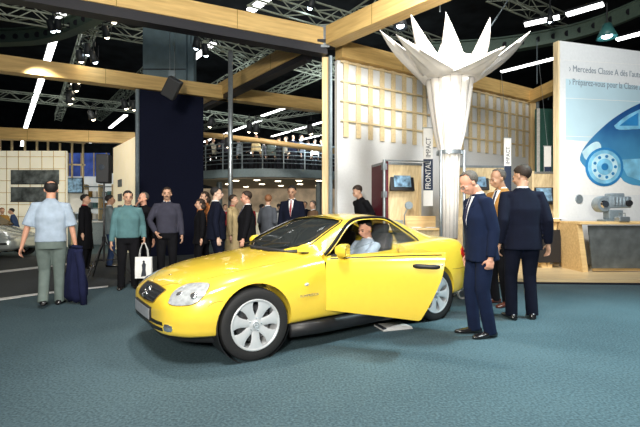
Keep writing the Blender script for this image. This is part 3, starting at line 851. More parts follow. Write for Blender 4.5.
    if kind in ('suit', 'coat', 'jumper', 'shirt'):
        c = MB(); cr = []
        base = T((0, .008, 1.478)); 
        for (rr, z) in ((.070, -.016), (.064, .008), (.060, .022), (.054, .016), (.058, -.008)):
            cr.append([base+RL @ V((rr*math.cos(a), rr*1.05*math.sin(a), z-(.02 if math.sin(a) < -.8 else 0))) for a in [2*PI*i/20 for i in range(20)]])
        c.rings(cr, cap=False); o = c.build('collar', shirt if kind != 'shirt' else top, body, smooth=True); parts.append(o)
    # --- head details
    if face_detail:
        for k in (1, -1):
            e = MB().ball(H((k*.031, -.086, -.004)), (.013, .007, .007), rot=RH).build('eye', 'eye_dark', body, smooth=True); parts.append(e)
            e = MB().tube([H((k*.016, -.094, .014)), H((k*.033, -.092, .019)), H((k*.050, -.078, .013))], [.004, .005, .003], n=5).build('eyebrow', hair, body); parts.append(e)
        e = MB().tube([H((-.022, -.093, -.062)), H((0, -.099, -.060)), H((.022, -.093, -.062))], [.004, .006, .004], n=6).build('mouth', 'lip', body, smooth=True); parts.append(e)
        if moustache:
            e = MB().tube([H((-.030, -.092, -.058)), H((0, -.104, -.048)), H((.030, -.092, -.058))], [.005, .009, .005], n=6).build('moustache', hair, body, smooth=True); parts.append(e)
        if glasses:
            gl = MB()
            for k in (1, -1):
                gl.tube([H((k*.032+.021*math.cos(a), -.101, -.006+.016*math.sin(a))) for a in [2*PI*i/14 for i in range(14)]], .002, n=4, closed=True)
                gl.tube([H((k*.053, -.10, -.002)), H((k*.08, 0, -.004))], .002, n=4)
            gl.tube([H((-.011, -.101, -.004)), H((.011, -.101, -.004))], .002, n=4)
            parts.append(gl.build('glasses', 'steel', body))
    # hair: a cap over the skull, cut back from the face
    hb = MB(); hb.ball((0, .020, .036), (.085, .104, .092), sub=4)
    kill_ = []
    for v in hb.bm.verts:
        x, y, z = v.co
        if hairstyle == 'short': cut = (y < -.005 and z < .075+(-y)*.05 and not (abs(x) > .066 and z > .02)) or z < -.055 or (y < .028 and z < .012 and y > -.02 and abs(x) > 0) or (z < .02-.9*(y-.0) and y < .06)
        elif hairstyle == 'balding': cut = z > .085 or (y < .012 and z > -.9) or z < -.055 or (y < .03 and z < .0)
        elif hairstyle == 'receding': cut = (y < .0 and z < .11) or z < -.055 or (y < .03 and z < .01)
        elif hairstyle == 'crown': cut = (z > .055 and (x*x+(y-.06)**2) < .0030) or (y < -.005 and z < .075) or z < -.055 or (y < .028 and z < .012)
        else: cut = (y < -.03 and z < .07) or (y < .0 and z < .03 and abs(x) < .06)
        if cut: kill_.append(v)
    bmesh.ops.delete(hb.bm, geom=kill_, context='VERTS')
    for v in hb.bm.verts:
        co_ = v.co; nz = math.sin(co_.x*140)*math.sin(co_.y*120+1)*math.sin(co_.z*90)*.003
        v.co = H(co_*(1+nz*5))
    if hairstyle == 'long': hb.tube([H((0, .06, 0)), H((0, .075, -.08)), H((0, .07, -.15))], [.085, .082, .05], n=12)
    ho = hb.build('hair', hair, body, smooth=True); parts.append(ho)
    realize(ho, [('SOLIDIFY', dict(thickness=.008, offset=-1))])
    for p in ho.data.polygons: p.use_smooth = True
    # scale, place
    body.scale = (s, s, s); body.location = loc; body.rotation_euler = (0, 0, face)
    tag(body, label, 'person', group)
    WM = M.Translation(V(loc)) @ M.Rotation(face, 4, 'Z') @ M.Diagonal((s, s, s, 1))
    return body, {k: WM @ W_[k] for k in (1, -1)}, WM, T
D = math.radians
def px_place(px, Y): return V(((px-320)/F*Y, Y, 0))
def hgt(py, Y): return CZ-(py-HY)/F*Y      # height of something seen at row py at distance Y

# the two men by the car's tail and the one behind them
man1, w1, m1, _ = person('man in navy suit bending his head to look down at the open yellow door', px_place(481, 4.45), D(-82), 1.78, voxel=.007, skin='skin_ruddy', hair='hair_grey', hairstyle='receding',
    top='navy_suit', trousers='navy_suit', hyaw=D(-4), hpitch=D(34), lean=D(5), girth=1.04, tie='dark_tie', glasses=True,
    lw=(.225, -.02, .84), lpole=(.25, 1, 0), lcurl=1.1, rw=(-.225, -.03, .84), la=(.08, .05, .09), ra=(-.09, -.03, .09), hlean=.06)
man2, _, _, _ = person('tall man in dark suit seen from behind beside the man in navy', px_place(522, 5.15), D(172), 1.90, voxel=.008, skin='skin', hair='hair_brown', hairstyle='short',
    top='dark_suit', trousers='dark_suit', hyaw=D(40), hpitch=D(14), girth=1.12, lw=(.25, .03, .86), rw=(-.28, .0, .86), la=(.12, .02, .09), ra=(-.12, -.04, .09))
man3, _, _, _ = person('grey-haired man in a brown jacket standing between the two suited men', px_place(501, 5.95), D(-70), 1.95, voxel=.010, skin='skin_tan', hair='hair_grey', hairstyle='receding',
    top='brown_jacket', trousers='black_cloth', shoe='shoe_brown', hyaw=D(-10), hpitch=D(16), tie='dark_tie', hlean=.04, lw=(.2, -.25, 1.0))
# the man walking away on the left
man4, w4, m4, _ = person('balding man in light blue shirt and green trousers walking away from the camera', px_place(51, 5.85), D(206), 1.76, voxel=.008, skin='skin_ruddy', hair='hair_black', hairstyle='crown',
    kind='shirt', top='blue_shirt', trousers='green_trousers', shoe='shoe_black', girth=1.09, hpitch=D(10), hem=.90, hyaw=D(4), lw=(.34, -.02, .84), lpole=(.6, .8, 0), rw=(-.29, -.06, .84), rpole=(-.6, .8, 0), la=(.08, .10, .13), ra=(-.09, -.12, .09), shirt='blue_shirt')
# the pair with the carrier bag and the man with the moustache
man5, w5, m5, _ = person('man in teal sweatshirt holding a white carrier bag', px_place(128, 7.25), D(25), 1.70, voxel=.010, skin='skin', hair='hair_black', kind='jumper', top='teal_knit', trousers='black_cloth', girth=1.1,
    hyaw=D(6), hpitch=D(4), lw=(.26, -.10, .90), rw=(-.27, -.10, .80), lcurl=.9, shirt='navy_cloth')
man6, _, _, _ = person('moustached man in dark grey pullover and white collar facing the camera', px_place(167, 7.9), D(18), 1.80, voxel=.010, skin='skin', hair='hair_brown', kind='jumper', top='grey_knit', trousers='black_cloth', girth=1.08,
    hyaw=D(0), lw=(.26, -.10, .86), rw=(-.18, -.22, .93), rpole=(-1, .3, 0), moustache=True)
man7, _, _, _ = person('man in dark clothes with a hand at his mouth behind the teal sweatshirt', px_place(143.5, 8.0), D(-12), 1.71, voxel=.012, skin='skin_ruddy', hair='hair_grey', hairstyle='receding', kind='jumper', top='black_cloth', trousers='black_cloth',
    hyaw=D(-20), rw=(-.05, -.17, 1.47), rpole=(-.6, -.2, -1), shirt='black_cloth')
# men in suits behind the bonnet
person('man in dark suit with glasses turned right in profile behind the bonnet', px_place(216, 7.8), D(112), 1.80, voxel=.011, skin='skin_pale', hair='hair_black', top='dark_suit', trousers='dark_suit', hyaw=D(-18), glasses=True, girth=1.25, lw=(.25, -.05, .84), rw=(-.25, .0, .84))
person('man in black suit turned left talking to the man with glasses', px_place(247, 7.9), D(-70), 1.73, voxel=.011, skin='skin_ruddy', hair='hair_brown', top='black_cloth', trousers='black_cloth', girth=1.25, hyaw=D(-10), hpitch=D(8), lw=(.28, -.12, .84))
person('man in dark suit and red tie looking down above the windscreen', px_place(292, 8.6), D(-8), 1.88, voxel=.012, skin='skin_tan', hair='hair_black', top='dark_suit', trousers='dark_suit', tie='red_tie', hpitch=D(12), girth=1.0)
person('ginger-haired visitor in grey coat with back turned beside the red-tie suit', px_place(268, 9.6), D(150), 1.74, voxel=.014, skin='skin', hair='hair_ginger', kind='coat', top='grey_coat', trousers='black_cloth', face_detail=False, hyaw=D(30), lw=(.2, -.2, 1.0), rw=(-.2, -.2, 1.0))
person('woman in orange shawl by the navy panel', px_place(205, 9.4), D(-40), 1.80, voxel=.014, skin='skin', hair='hair_brown', hairstyle='long', kind='coat', top='orange_coat', trousers='black_cloth', face_detail=True, hem=1.0, shirt='orange_coat')
person('woman in black standing left of the orange shawl', px_place(200.5, 8.9), D(-60), 1.62, voxel=.014, skin='skin', hair='hair_brown', hairstyle='long', kind='coat', top='black_cloth', trousers='black_cloth', hem=.7, shirt='orange_coat')
person('person in long beige coat half hidden behind the black suit', px_place(233, 9.2), D(80), 1.72, voxel=.014, skin='skin', hair='hair_brown', kind='coat', top='beige_coat', trousers='black_cloth', face_detail=False, shirt='red_cloth')
# left background
person('young man in long dark coat looking right beside the tripod stand', px_place(85, 9.9), D(98), 1.76, voxel=.013, skin='skin', hair='hair_black', kind='coat', top='black_cloth', trousers='black_cloth', hem=.45, shirt='red_cloth')
person('man in grey-green jacket holding a brown folder behind the tripod stand', px_place(109.5, 10.2), D(120), 1.76, voxel=.013, skin='skin_tan', hair='hair_black', kind='suit', top='grey_green', trousers='denim', face_detail=True, rw=(-.1, -.3, 1.05), lw=(.15, -.28, 1.0))
person('person in ochre jacket at the left edge behind the silver car', px_place(2, 14.0), D(60), 1.50, voxel=.016, skin='skin', hair='hair_ginger', kind='jumper', top='ochre', trousers='black_cloth', face_detail=False, lw=(.2, -.3, 1.1))
person('person in blue jacket leaning over the silver car', px_place(16, 14.4), D(-60), 1.50, voxel=.016, skin='skin', hair='hair_black', kind='jumper', top='denim', trousers='black_cloth', face_detail=False, lean=D(12))
# by the kiosk
person('dark-clothed man leaning by the wall next to the maroon kiosk', px_place(366, 9.2), D(-60), 1.95, voxel=.012, skin='skin', hair='hair_brown', kind='jumper', top='black_cloth', trousers='black_cloth', lean=D(16), hyaw=D(-10), hpitch=D(24), shirt='black_cloth', lw=(.2, -.25, 1.12), rw=(-.2, -.2, 1.05))
# the driver
dm_ = CM @ V((-1.66, .34, 0))
drv, _, _, _ = person('dark-haired man in pale shirt sitting at the wheel of the yellow car', dm_+V((0, 0, .0)), math.atan2(fwd.y, fwd.x)+PI/2, 1.66, voxel=.010, skin='skin_ruddy', hair='hair_black', kind='jumper', top='blue_shirt', trousers='black_cloth',
    hipz=.50, lean=D(-8), hpitch=D(24), la=(.14, -.72, .26), ra=(-.12, -.72, .26), lknee=(0, -.3, 1), rknee=(0, -.3, 1), lw=(.13, -.40, .82), rw=(-.13, -.40, .82), shirt='shirt_white', hyaw=D(8), hlean=.04)

# small figures further back under and on the balcony
def far_people(specs, group, seed):
    random.seed(seed); protos = []
    for i, (px, py, Y, top, hr, fc, lab) in enumerate(specs):
        z = hgt(py, Y)-1.72
        o, _, _, _ = person(lab, V(((px-320)/F*Y, Y, max(0, z))), fc, 1.72, voxel=.026, skin='skin', hair=hr, kind='jumper', top=top, trousers='black_cloth', face_detail=False, group=group, lw=(.2, -.22, 1.0) if i % 2 else None)
# ================================================================ THE HALL
MB().box((0, 18, -.05), (70, 60, .1)).build('floor', 'carpet', kind='structure')
MB().box((0, 18, 13.1), (70, 60, .2)).build('ceiling', 'ceiling_dark', kind='structure')
MB().box((0, 47.9, 6.5), (70, .2, 13)).build('wall_back', 'hall_dark', kind='structure')
MB().box((-34.9, 18, 6.5), (.2, 60, 13)).build('wall_left', 'hall_dark', kind='structure')
MB().box((34.9, 18, 6.5), (.2, 60, 13)).build('wall_right', 'hall_dark', kind='structure')
# the darker aisle behind the stand on the left, with pale edge lines
def strip(name, pts, z, m):
    ps = [fl(*p) for p in pts]; o = MB().prism([V((p.x, p.y, 0)) for p in ps], (0, 0, z)).build(name, m, kind='structure'); return o
strip('trim_1', [(-160, 316), (-160, 260), (0, 257), (90, 254), (330, 250), (330, 262), (200, 273), (110, 287), (0, 300)], .004, 'aisle_carpet')
strip('trim_2', [(-160, 317.5), (-160, 315), (0, 298.6), (40, 293.2), (108, 286), (108, 287.2), (40, 294.8), (0, 300.5)], .008, 'white_paint')
strip('trim_3', [(-120, 282), (-120, 280), (0, 271), (72, 263), (72, 264.6), (0, 273)], .008, 'white_paint')

# ---- timber gantry over the stand
def beam(name, a, b, w, h, label, m='beam_wood', under=0, z0=None):
    """horizontal timber between two points of its underside"""
    a, b = V(a), V(b); d = (b-a); L = d.length; ang = math.atan2(d.y, d.x)
    o = MB().box((0, 0, h/2+under), (L, w, h), bev=.008).build(name, m); o.location = (a+b)/2; o.rotation_euler = (0, 0, ang)
    tag(o, label, 'beam')
    if under:
        MB().box((0, 0, under/2), (L, w*.8, under)).build('underside_bar', 'beam_dark', o)  # dark bar along the bottom of the beam
    for x in (-L*.25, L*.02, L*.27):   # end-grain joints
        MB().box((x, 0, h/2+under), (.012, w+.004, h*.98)).build('joint', 'yellow_groove', o)
    return o
ZB = 5.0
N0 = atz(325, 56, ZB)
p141 = atz(141, 24, ZB)
d1 = (p141-N0).normalized()
B1 = beam('timber_beam', N0, N0+d1*8.5, .34, .40, 'long timber beam crossing high over the bonnet to the top left corner', under=.19)
P0, P1 = atz(327, 113, ZB), atz(0, 72, ZB); d2 = (P1-P0).normalized()
B2 = beam('timber_beam', P0, P0+d2*14, .34, .42, 'timber beam running level across in front of the tall navy panel', under=.0)
B3 = beam('timber_beam', atz(202, 111, ZB), atz(308, 60, ZB), .30, .42, 'slanting timber beam linking the two long beams at the centre', under=.14)
q = atz(440, 0, 5.17)
n4 = atz(331, 46, 5.17); d4 = (q-n4).normalized()
B4 = beam('timber_beam', n4, n4+d4*5.5, .34, .42, 'timber beam coming forward over the white fabric column', under=0)
w0_ = V((.42, 10.15, 0)); w1_ = V((7.0, 14.1, 0)); wd = (w1_-w0_).normalized(); wn = V((wd.y, -wd.x, 0))
B5 = beam('timber_beam', V((w0_.x, w0_.y, 5.02))+wn*.05, V((w1_.x, w1_.y, 5.02))+wn*.05, .30, .40, 'timber beam along the top of the latticed white wall')
B6 = beam('timber_beam', V((w1_.x, w1_.y, 4.95)), atz(610, 68, 5.0), .28, .36, 'short timber beam running from the wall corner behind the poster')
P2 = beam('timber_beam', atz(-30, 140, 3.9)+V((0, 0, .1)), atz(190, 147, 3.9), .3, .42, 'lower far timber beam above the cream display wall')
for (nm, p, dd) in (('beam_bracket', N0, 1),):
    pass
br = empty('beam_bracket', 'steel bracket joining the beams on top of the central post', 'bracket', (N0.x, N0.y, ZB-.02))
MB().box((0, -.02, .28), (.50, .5, .06)).build('cap_plate', 'beam_dark', br); MB().box((0, -.19, .40), (.20, .03, .5)).build('strap', 'steel', br); MB().box((-.22, -.12, .40), (.10, .2, .36)).build('strap', 'steel', br)
# posts
def post(label, x, y, z1, w, m='post_wood', strip=True):
    o = MB().box((0, 0, z1/2), (w, w, z1), bev=.006).build('post', m); o.location = (x, y, 0); tag(o, label, 'post')
    if strip: MB().tube([(.10, -w/2-.035, 0), (.10, -w/2-.035, z1)], .05, n=10).build('cable_tube', 'steel_paint', o)
    return o
post('square timber post with dark steel tube at the corner of the white wall', N0.x+.03, N0.y+.15, 5.0, .2)
post('tall timber post at the far end of the latticed wall', w1_.x+.14, w1_.y+.02, 5.0, .22)
o = MB().tube([(0, 0, 0), (0, 0, 5.0)], .055, n=12).build('steel_pole', 'steel', smooth=True); o.location = ((230.5-320)/F*9.6, 9.6, 0); tag(o, 'slim silver pole rising in front of the balcony', 'pole')
# ---- the white wall with its timber lattice
L = (w1_-w0_).length; WA = math.atan2(wd.y, wd.x)
wl = MB().box((L/2, .06, 2.5), (L, .12, 5.0)).build('wall_stand', 'white_wall', kind='structure'); wl.location = w0_; wl.rotation_euler = (0, 0, WA)
lt = empty('lattice_screen', 'tan timber lattice fixed over the upper half of the white wall', 'lattice', w0_, WA)
x = .22
while x < L-.1:
    MB().box((x, -.05, 4.08), (.14, .02, 1.86)).build('upright_slat', 'slat_tan', lt); x += .375
for z in (3.54, 4.02, 4.50, 4.96):
    MB().box((L/2, -.07, z), (L-.1, .025, .045)).build('cross_slat', 'slat_tan', lt)
# ---- navy panel hanging below the second beam, blue-grey above
bu = (P1-P0).normalized(); tt_ = 0
for k in range(400):
    q_ = P0+bu*(k*.03)
    if abs(320+F*q_.x/q_.y-171) < .6: tt_ = k*.03
pn = P0+bu*tt_; pn = V((pn.x, pn.y+.05, 0)); PNA = math.atan2(-bu.y, -bu.x)
o = MB().box((0, 0, 2.49), (1.90, .34, 4.98), bev=.01).build('tall_panel', 'navy_panel'); o.location = pn; o.rotation_euler = (0, 0, PNA); tag(o, 'tall navy blue panel column reaching up to the timber beam', 'panel')
MB().tube([(-.98, -.20, 0), (-.98, -.20, 4.95)], .06, n=10).build('edge_tube', 'steel_paint', o)
o = MB().box((0, 0, 1.15), (1.40, .4, 2.6), bev=.01).box((.82, .05, 1.15), (.2, .3, 2.6)).build('duct_panel', 'blue_grey_panel'); o.location = pn+V((-.42, .75, 5.1)); tag(o, 'blue-grey panel continuing above the beam over the navy column', 'panel')
MB().box((0, -.21, .85), (1.4, .02, .03)).build('panel_joint', 'beam_dark', o)

# ---- roof trusses
def truss(a, b, label, s=.42, n=None, m='truss_metal', r=.024):
    a, b = V(a), V(b); d = b-a; L = d.length; n = n or max(4, int(L/(s*1.25))); x = d.normalized(); sd, up = frame_of(x)
    mb = MB(); C = [sd*s/2+up*s/2, sd*-s/2+up*s/2, sd*s/2-up*s/2, sd*-s/2-up*s/2]
    for c in C: mb.bar(a+c, b+c, r*1.7)
    for k in range(n):
        p, q_ = a+d*(k/n), a+d*((k+1)/n)
        for i, j in ((0, 2), (1, 3), (0, 1), (2, 3)):
            u, v = (C[i], C[j]) if k % 2 else (C[j], C[i])
            mb.bar(p+u, q_+v, r)
    return wire('roof_truss', label, 'truss', mb, m)
TR = [((-40, 2), (150, 36), 7.2, 'lattice truss in the top left corner'),
      ((92, 22), (58, 118), 8.2, 'dark truss carrying lamps between the left long beams'),
      ((-30, 92), (142, 109), 7.4, 'level truss behind the lower left beam'),
      ((98, 118), (160, 60), 8.4, 'slanting truss left of the blue-grey panel'),
      ((200, 38), (345, 76), 7.6, 'truss running down right behind the long centre beam'),
      ((202, 96), (286, 48), 7.9, 'slanting truss just above the linking beam'),
      ((250, -6), (350, 24), 7.0, 'truss crossing the top centre of the hall'),
      ((262, 99), (345, 60), 8.0, 'pale slanting truss left of the timber post'),
      ((186, 112), (330, 133), 6.6, 'level truss above the balcony'),
      ((200, 128), (330, 108), 9.0, 'far thin truss crossing behind the balcony lamps'),
      ((330, 36), (400, -8), 7.4, 'truss rising to the top edge beside the forward beam'),
      ((372, 22), (440, 46), 8.2, 'small truss behind the star-shaped column top'),
      ((492, -8), (562, 22), 8.4, 'truss at the top edge left of the poster'),
      ((150, 6), (262, 74), 9.0, 'far truss dropping behind the blue-grey panel')]
for (a, b, z, lab) in TR: truss(atz(*a, z), atz(*b, z+.02), lab)
# curved perforated girders
def girder(pts, z, label, h=.42, w=.10):
    P = [atz(x, y, z) for x, y in pts]; P = [V(p) for p in catmull([tuple(p) for p in P], 6)]
    mb = MB()
    mb.rings([[p+V((0, 0, -h/2)), p+V((0, w, -h/2)), p+V((0, w, h/2)), p+V((0, 0, h/2))] for p in P])
    for zz in (-h/2, h/2): mb.rings([[p+V((0, -.12, zz-.02)), p+V((0, w+.12, zz-.02)), p+V((0, w+.12, zz+.02)), p+V((0, -.12, zz+.02))] for p in P])
    o = wire('curved_girder', label, 'girder', mb, 'girder_green')
    off_ = o.location
    for a, b in zip(P[::2], P[1::2]):
        c = (a+b)/2; MB().lathe([(.0, -.012), (.09, -.012), (.09, 0), (0, 0)], c=c+V((0, -.005, 0))-off_, axis='Y', n=12).build('round_hole', 'beam_dark', o)
    return o
girder([(-40, 38), (0, 37), (35, 35), (60, 29), (82, 20), (108, 6)], 7.0, 'curved dark green girder with round holes at the top left')
girder([(430, 50), (500, 45), (550, 37), (590, 27), (640, 7), (660, -4)], 7.0, 'curved green girder with round holes above the poster')
# ---- fluorescent strips, each a thing
def strip_light(a, b, z, label, w=.34):
    p, q_ = atz(*a, z), atz(*b, z); d = q_-p; ang = math.atan2(d.y, d.x)
    o = MB().box((0, 0, .06), (d.length, w, .07)).build('strip_light', 'lamp_body'); o.location = (p+q_)/2; o.rotation_euler = (0, 0, ang)
    MB().box((0, 0, .0), (d.length-.04, w*.8, .05)).build('tube_light', 'strip_light', o); tag(o, label, 'ceiling light', 'fluorescent strips under the hall roof')
for (a, b, z, lab) in [((67, -3), (43, 74), 8.6, 'long bright strip light at the upper left between beams'), ((42.5, 76), (24.5, 131), 8.6, 'bright strip light below the upper left beam'), ((24, 132), (22, 146), 8.6, 'end of the left strip light above the cream wall'),
    ((192, 60), (214, 43), 9, 'short strip light right of the blue-grey panel'), ((250, 11), (268, -2), 8, 'strip light at the top edge above the centre beam'), ((110, 128), (126, 115), 9, 'short strip light above the far left beam'), ((90, 143), (104, 133), 9, 'short dim strip light left of the speaker'),
    ((204, 142), (262, 120), 9, 'strip light above the left of the balcony'), ((272, 136.5), (330, 120), 9, 'strip light above the right of the balcony'), ((246, 154), (290, 143), 8, 'lower strip light over the balcony rail'), ((262, 116), (300, 103), 9, 'strip light behind the linking beam'), ((300, 140), (330, 133), 9, 'faint strip light left of the timber post'),
    ((501, 72), (556, 58), 9, 'strip light left of the poster top'), ((616, 40), (650, 31), 8, 'strip light above the right end of the poster'), ((524, 25), (560, 17), 7.9, 'strip light along the curved girder'), ((566, 15), (604, 4), 7.9, 'strip light along the curved girder at the top edge'), ((208, 160), (226, 155), 6.3, 'small strip light low on the left of the balcony')]:
    strip_light(a, b, z, lab)
# ---- stage lamps
def lamp(px, py, Y, label, glow='lamp_glow', r=.11, body='lamp_body'):
    p = at(px, py, Y); o = empty('stage_lamp', label, 'lamp', p, random.uniform(-.5, .5), 'small stage lamps on the trusses')
    MB().lathe([(0, .30), (r*.7, .28), (r*.85, .12), (r*1.05, 0), (r*.95, 0), (r*.8, .10), (0, .12)], n=14).build('housing', body, o, smooth=True).rotation_euler = (.5, .1, 0)
    MB().lathe([(0, .02), (r*.85, .02), (r*.85, .035), (0, .035)], n=12).build('lens', glow, o).rotation_euler = (.5, .1, 0)
    MB().ball((0, 0, .01), r*.62, sub=2).build('bulb', glow, o, smooth=True)
    MB().tube([(-r*1.2, 0, .1), (-r*1.2, 0, .42), (r*1.2, 0, .42), (r*1.2, 0, .1)], .012, n=4).tube([(0, 0, .42), (0, 0, .55)], .02, n=5).build('yoke', 'lamp_body', o)
LP = [(107, 37, 'g'), (114, 22, 'g'), (88, 54, 'c'), (95, 62, 'c'), (81, 61, 'g'), (72, 83, 'g'), (79, 82, 'g'), (76, 90, 'g'), (72, 98, 'g'), (70, 103, 'g'), (93, 119, 'g'), (126, 108, 'g'), (134, 109, 'g'), (58, 30, 'c'), (53, 31, 'c'),
      (280, 57, 'g'), (256, 132, 'g'), (210, 126, 'g'), (249, 131, 'g'), (228, 146, 'g'), (310, 8, 'c'), (311, 133, 'g'), (196, 48, 'c'), (206, 55, 'c'), (330, 128, 'g'), (228, 86, 'g')]
for i, (x, y, t) in enumerate(LP):
    lamp(x, y, 11.5 if y < 70 else 14, 'small dark stage lamp glowing on a roof truss', 'lamp_glow' if t == 'g' else 'lamp_cool', .11 if y < 70 else .12)
def big_lamp(px, py, Y, r, label, m='lamp_cool', body='lamp_body'):
    p = at(px, py, Y); o = empty('flood_lamp', label, 'lamp', p)
    MB().lathe([(0, .42), (r*.4, .40), (r*.6, .25), (r, .0), (r*.96, 0), (r*.5, .22), (0, .24)], n=24).build('shade', body, o, smooth=True)
    MB().ball((0, 0, .06), (r*.5, r*.5, .07), sub=3).build('bulb', m, o, smooth=True)
    MB().tube([(0, 0, .42), (0, 0, 1.0)], .02, n=6).build('stem', 'lamp_body', o)
big_lamp(400.5, 28, 11, .20, 'bright white flood lamp above the star-shaped column'); big_lamp(607, 38, 12, .27, 'green glowing bell lamp hanging over the poster', 'lamp_cool', 'lamp_body_green'); big_lamp(550, 23, 12, .10, 'small bright lamp on the curved girder')
# rigging cables behind the fabric column
for (a, b, lab) in [((440, 12), (440, -10), 'thin cable dropping to the tallest petal of the column'), ((491, 26), (512, -6), 'thin slanted cable right of the column top'), ((537, 84), (537, 40), 'thin cable above the wall corner post'), ((548, 100), (557, 72), 'thin slanting cable beside the poster')]:
    Y = 7.9 if a[0] < 500 else 13.4
    wire('rigging_cable', lab, 'cable', MB().tube([at(*a, Y), at(*b, Y)], .012, n=5), 'steel_paint')

# ---- hanging speaker under beam two
sp_c = at(172, 88, 10.6)
o = empty('hanging_speaker', 'small black speaker tilted under the timber beam on two wires', 'speaker', sp_c)
bx = MB().box((0, 0, 0), (.34, .30, .50), bev=.02).build('cabinet', 'speaker_black', o); bx.rotation_euler = (.45, .50, .3)
g_ = MB().box((0, -.155, 0), (.30, .01, .46)).build('grille', 'speaker_grille', bx)
MB().tube([(-.05, 0, .2), (-.06, 0, 1.55)], .008, n=5).tube([(.05, 0, .2), (.08, 0, 1.55)], .008, n=5).build('wires', 'steel', o); MB().box((0, 0, .36), (.16, .05, .14)).build('clamp', 'steel_paint', o)

# ================================================================ LEFT BACKGROUND
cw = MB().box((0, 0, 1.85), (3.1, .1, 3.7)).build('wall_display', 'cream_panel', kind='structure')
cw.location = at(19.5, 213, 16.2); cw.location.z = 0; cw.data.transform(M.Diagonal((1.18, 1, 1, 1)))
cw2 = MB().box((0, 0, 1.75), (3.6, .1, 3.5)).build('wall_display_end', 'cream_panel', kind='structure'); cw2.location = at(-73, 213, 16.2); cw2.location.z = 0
gj = MB()
for k in range(9): gj.box((-1.8+k*.45, -.055, 1.85), (.025, .02, 3.7))
for k in range(8): gj.box((0, -.055, .25+k*.46), (3.64, .02, .025))
g = gj.build('trim_4', 'slat_tan', kind='structure'); g.location = cw.location
mat('photo_dark', (.13, .15, .15), .5, noise=.95, scale=3.5)
for (x0, y0, x1, y1, lab) in ((11, 170, 59, 184, 'upper wide dark photograph on the cream wall'), (11, 187, 58, 202, 'lower wide dark photograph of a crowd on the cream wall')):
    c = at((x0+x1)/2, (y0+y1)/2, 16.08); o = MB().box((0, 0, 0), ((x1-x0)/F*16.1, .04, (y1-y0)/F*16.1), bev=.005).build('photo_board', 'photo_dark'); o.location = c; tag(o, lab, 'photograph')
    MB().tube([(-.9, -.03, -.27), (.9, -.03, -.27)], .015, n=4).build('board_edge', 'black_trim', o)
# open white frame above
fr = empty('frame_screen', 'tall open pale timber frame standing above the cream wall', 'frame', V((at(45, 0, 17.4).x, 17.4, 0)))
for x in (-45, -33, -20, -8, 3, 15, 27, 38):
    MB().box((x*.0415, 0, 2.25 if x < 5 else 2.1), (.06, .06, 4.5 if x < 5 else 4.2)).build('upright', 'slat_tan', fr)
MB().bar((-46*.0415, 0, 4.5), (40*.0415, 0, 4.2), .06).build('rail', 'slat_tan', fr); MB().bar((-46*.0415, 0, 3.4), (40*.0415, 0, 3.3), .06).build('rail', 'slat_tan', fr)
# shop interior beyond, white shelves, blue windows, cream angled panel
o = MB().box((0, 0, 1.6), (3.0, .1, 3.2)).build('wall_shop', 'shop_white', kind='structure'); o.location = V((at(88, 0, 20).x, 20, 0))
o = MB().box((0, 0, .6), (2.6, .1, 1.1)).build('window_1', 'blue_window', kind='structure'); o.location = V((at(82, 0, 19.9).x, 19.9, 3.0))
fm = MB()
for k in range(5): fm.box((-1.2+k*.6, -.06, .6), (.05, .04, 1.1))
w_ = fm.build('window_1_frame', 'slat_tan', kind='structure'); w_.location = o.location
cp0, cp1 = V((at(117, 0, 13.2).x, 13.2, 0)), V((at(146, 0, 11.2).x, 11.2, 0)); cp0 = V((at(115, 0, 15.5).x, 15.5, 0)); cp1 = V((at(139.5, 0, 13).x, 13, 0))
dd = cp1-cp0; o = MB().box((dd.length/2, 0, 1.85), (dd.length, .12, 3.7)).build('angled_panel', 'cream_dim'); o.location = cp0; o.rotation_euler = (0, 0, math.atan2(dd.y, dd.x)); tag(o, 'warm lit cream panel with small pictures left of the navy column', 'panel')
for (z) in (1.45, 1.85, 2.35, 1.0): MB().box((dd.length*.32, -.07, z), (.55, .02, .26), bev=.004).build('small_picture', 'photo_dark', o)
sh = empty('display_shelf', 'white lit shelf unit with small boxes behind the young man in dark coat', 'shelf', V((at(93, 0, 19).x, 19, 0)))
for z in (.5, 1.0, 1.5, 2.0, 2.5): MB().box((0, 0, z), (1.9, .35, .04)).build('shelf_board', 'steel_paint', sh)
for x in (-.95, -.3, .35, .95): MB().box((x, 0, 1.3), (.05, .35, 2.6)).build('upright', 'slat_tan', sh)
k_ = 0
for z in (1.02, 1.52, 2.02):
    for x in (-.75, -.5, -.1, .12, .55, .78):
        k_ += 1; o = MB().box((0, 0, .14), (.15, .2, .28-.03*(k_ % 3)), bev=.01).build('small_box', ['banner_white', 'machine_grey', 'teal_knit', 'ochre'][k_ % 4]); o.location = sh.location+V((x, -.03, z)); tag(o, 'small box standing on the white lit shelf unit', 'box', 'boxes on the lit shelf unit')
# counters with magazines in the shop
o = empty('shop_counter', 'white service counter behind the tripod stand', 'counter', V((at(90, 0, 17.5).x, 17.6, 0)))
MB().box((0, 0, .95), (2.3, .6, .06), bev=.01).build('worktop', 'white_paint', o); MB().box((0, .05, .46), (2.2, .45, .92), bev=.01).build('counter_front', 'machine_grey', o)
o = MB().box((0, 0, .5), (1.3, .04, .9), bev=.01).box((0, -.03, .75), (.9, .02, .12)).box((0, -.03, .5), (1.0, .02, .06)).build('notice_board', 'banner_white'); o.location = V((at(72, 0, 17).x, 17, 1.3)); tag(o, 'white notice board with grey lines beyond the walking man', 'notice board')
o = MB().box((0, 0, .5), (.8, .04, .55), bev=.01).build('lit_screen', 'screen_lit'); o.location = V((at(72, 0, 16.6).x, 16.6, 1.9)); tag(o, 'small glowing screen above the notice board', 'screen'); MB().box((0, .01, .5), (.86, .04, .61)).build('bezel', 'black_plastic', o)

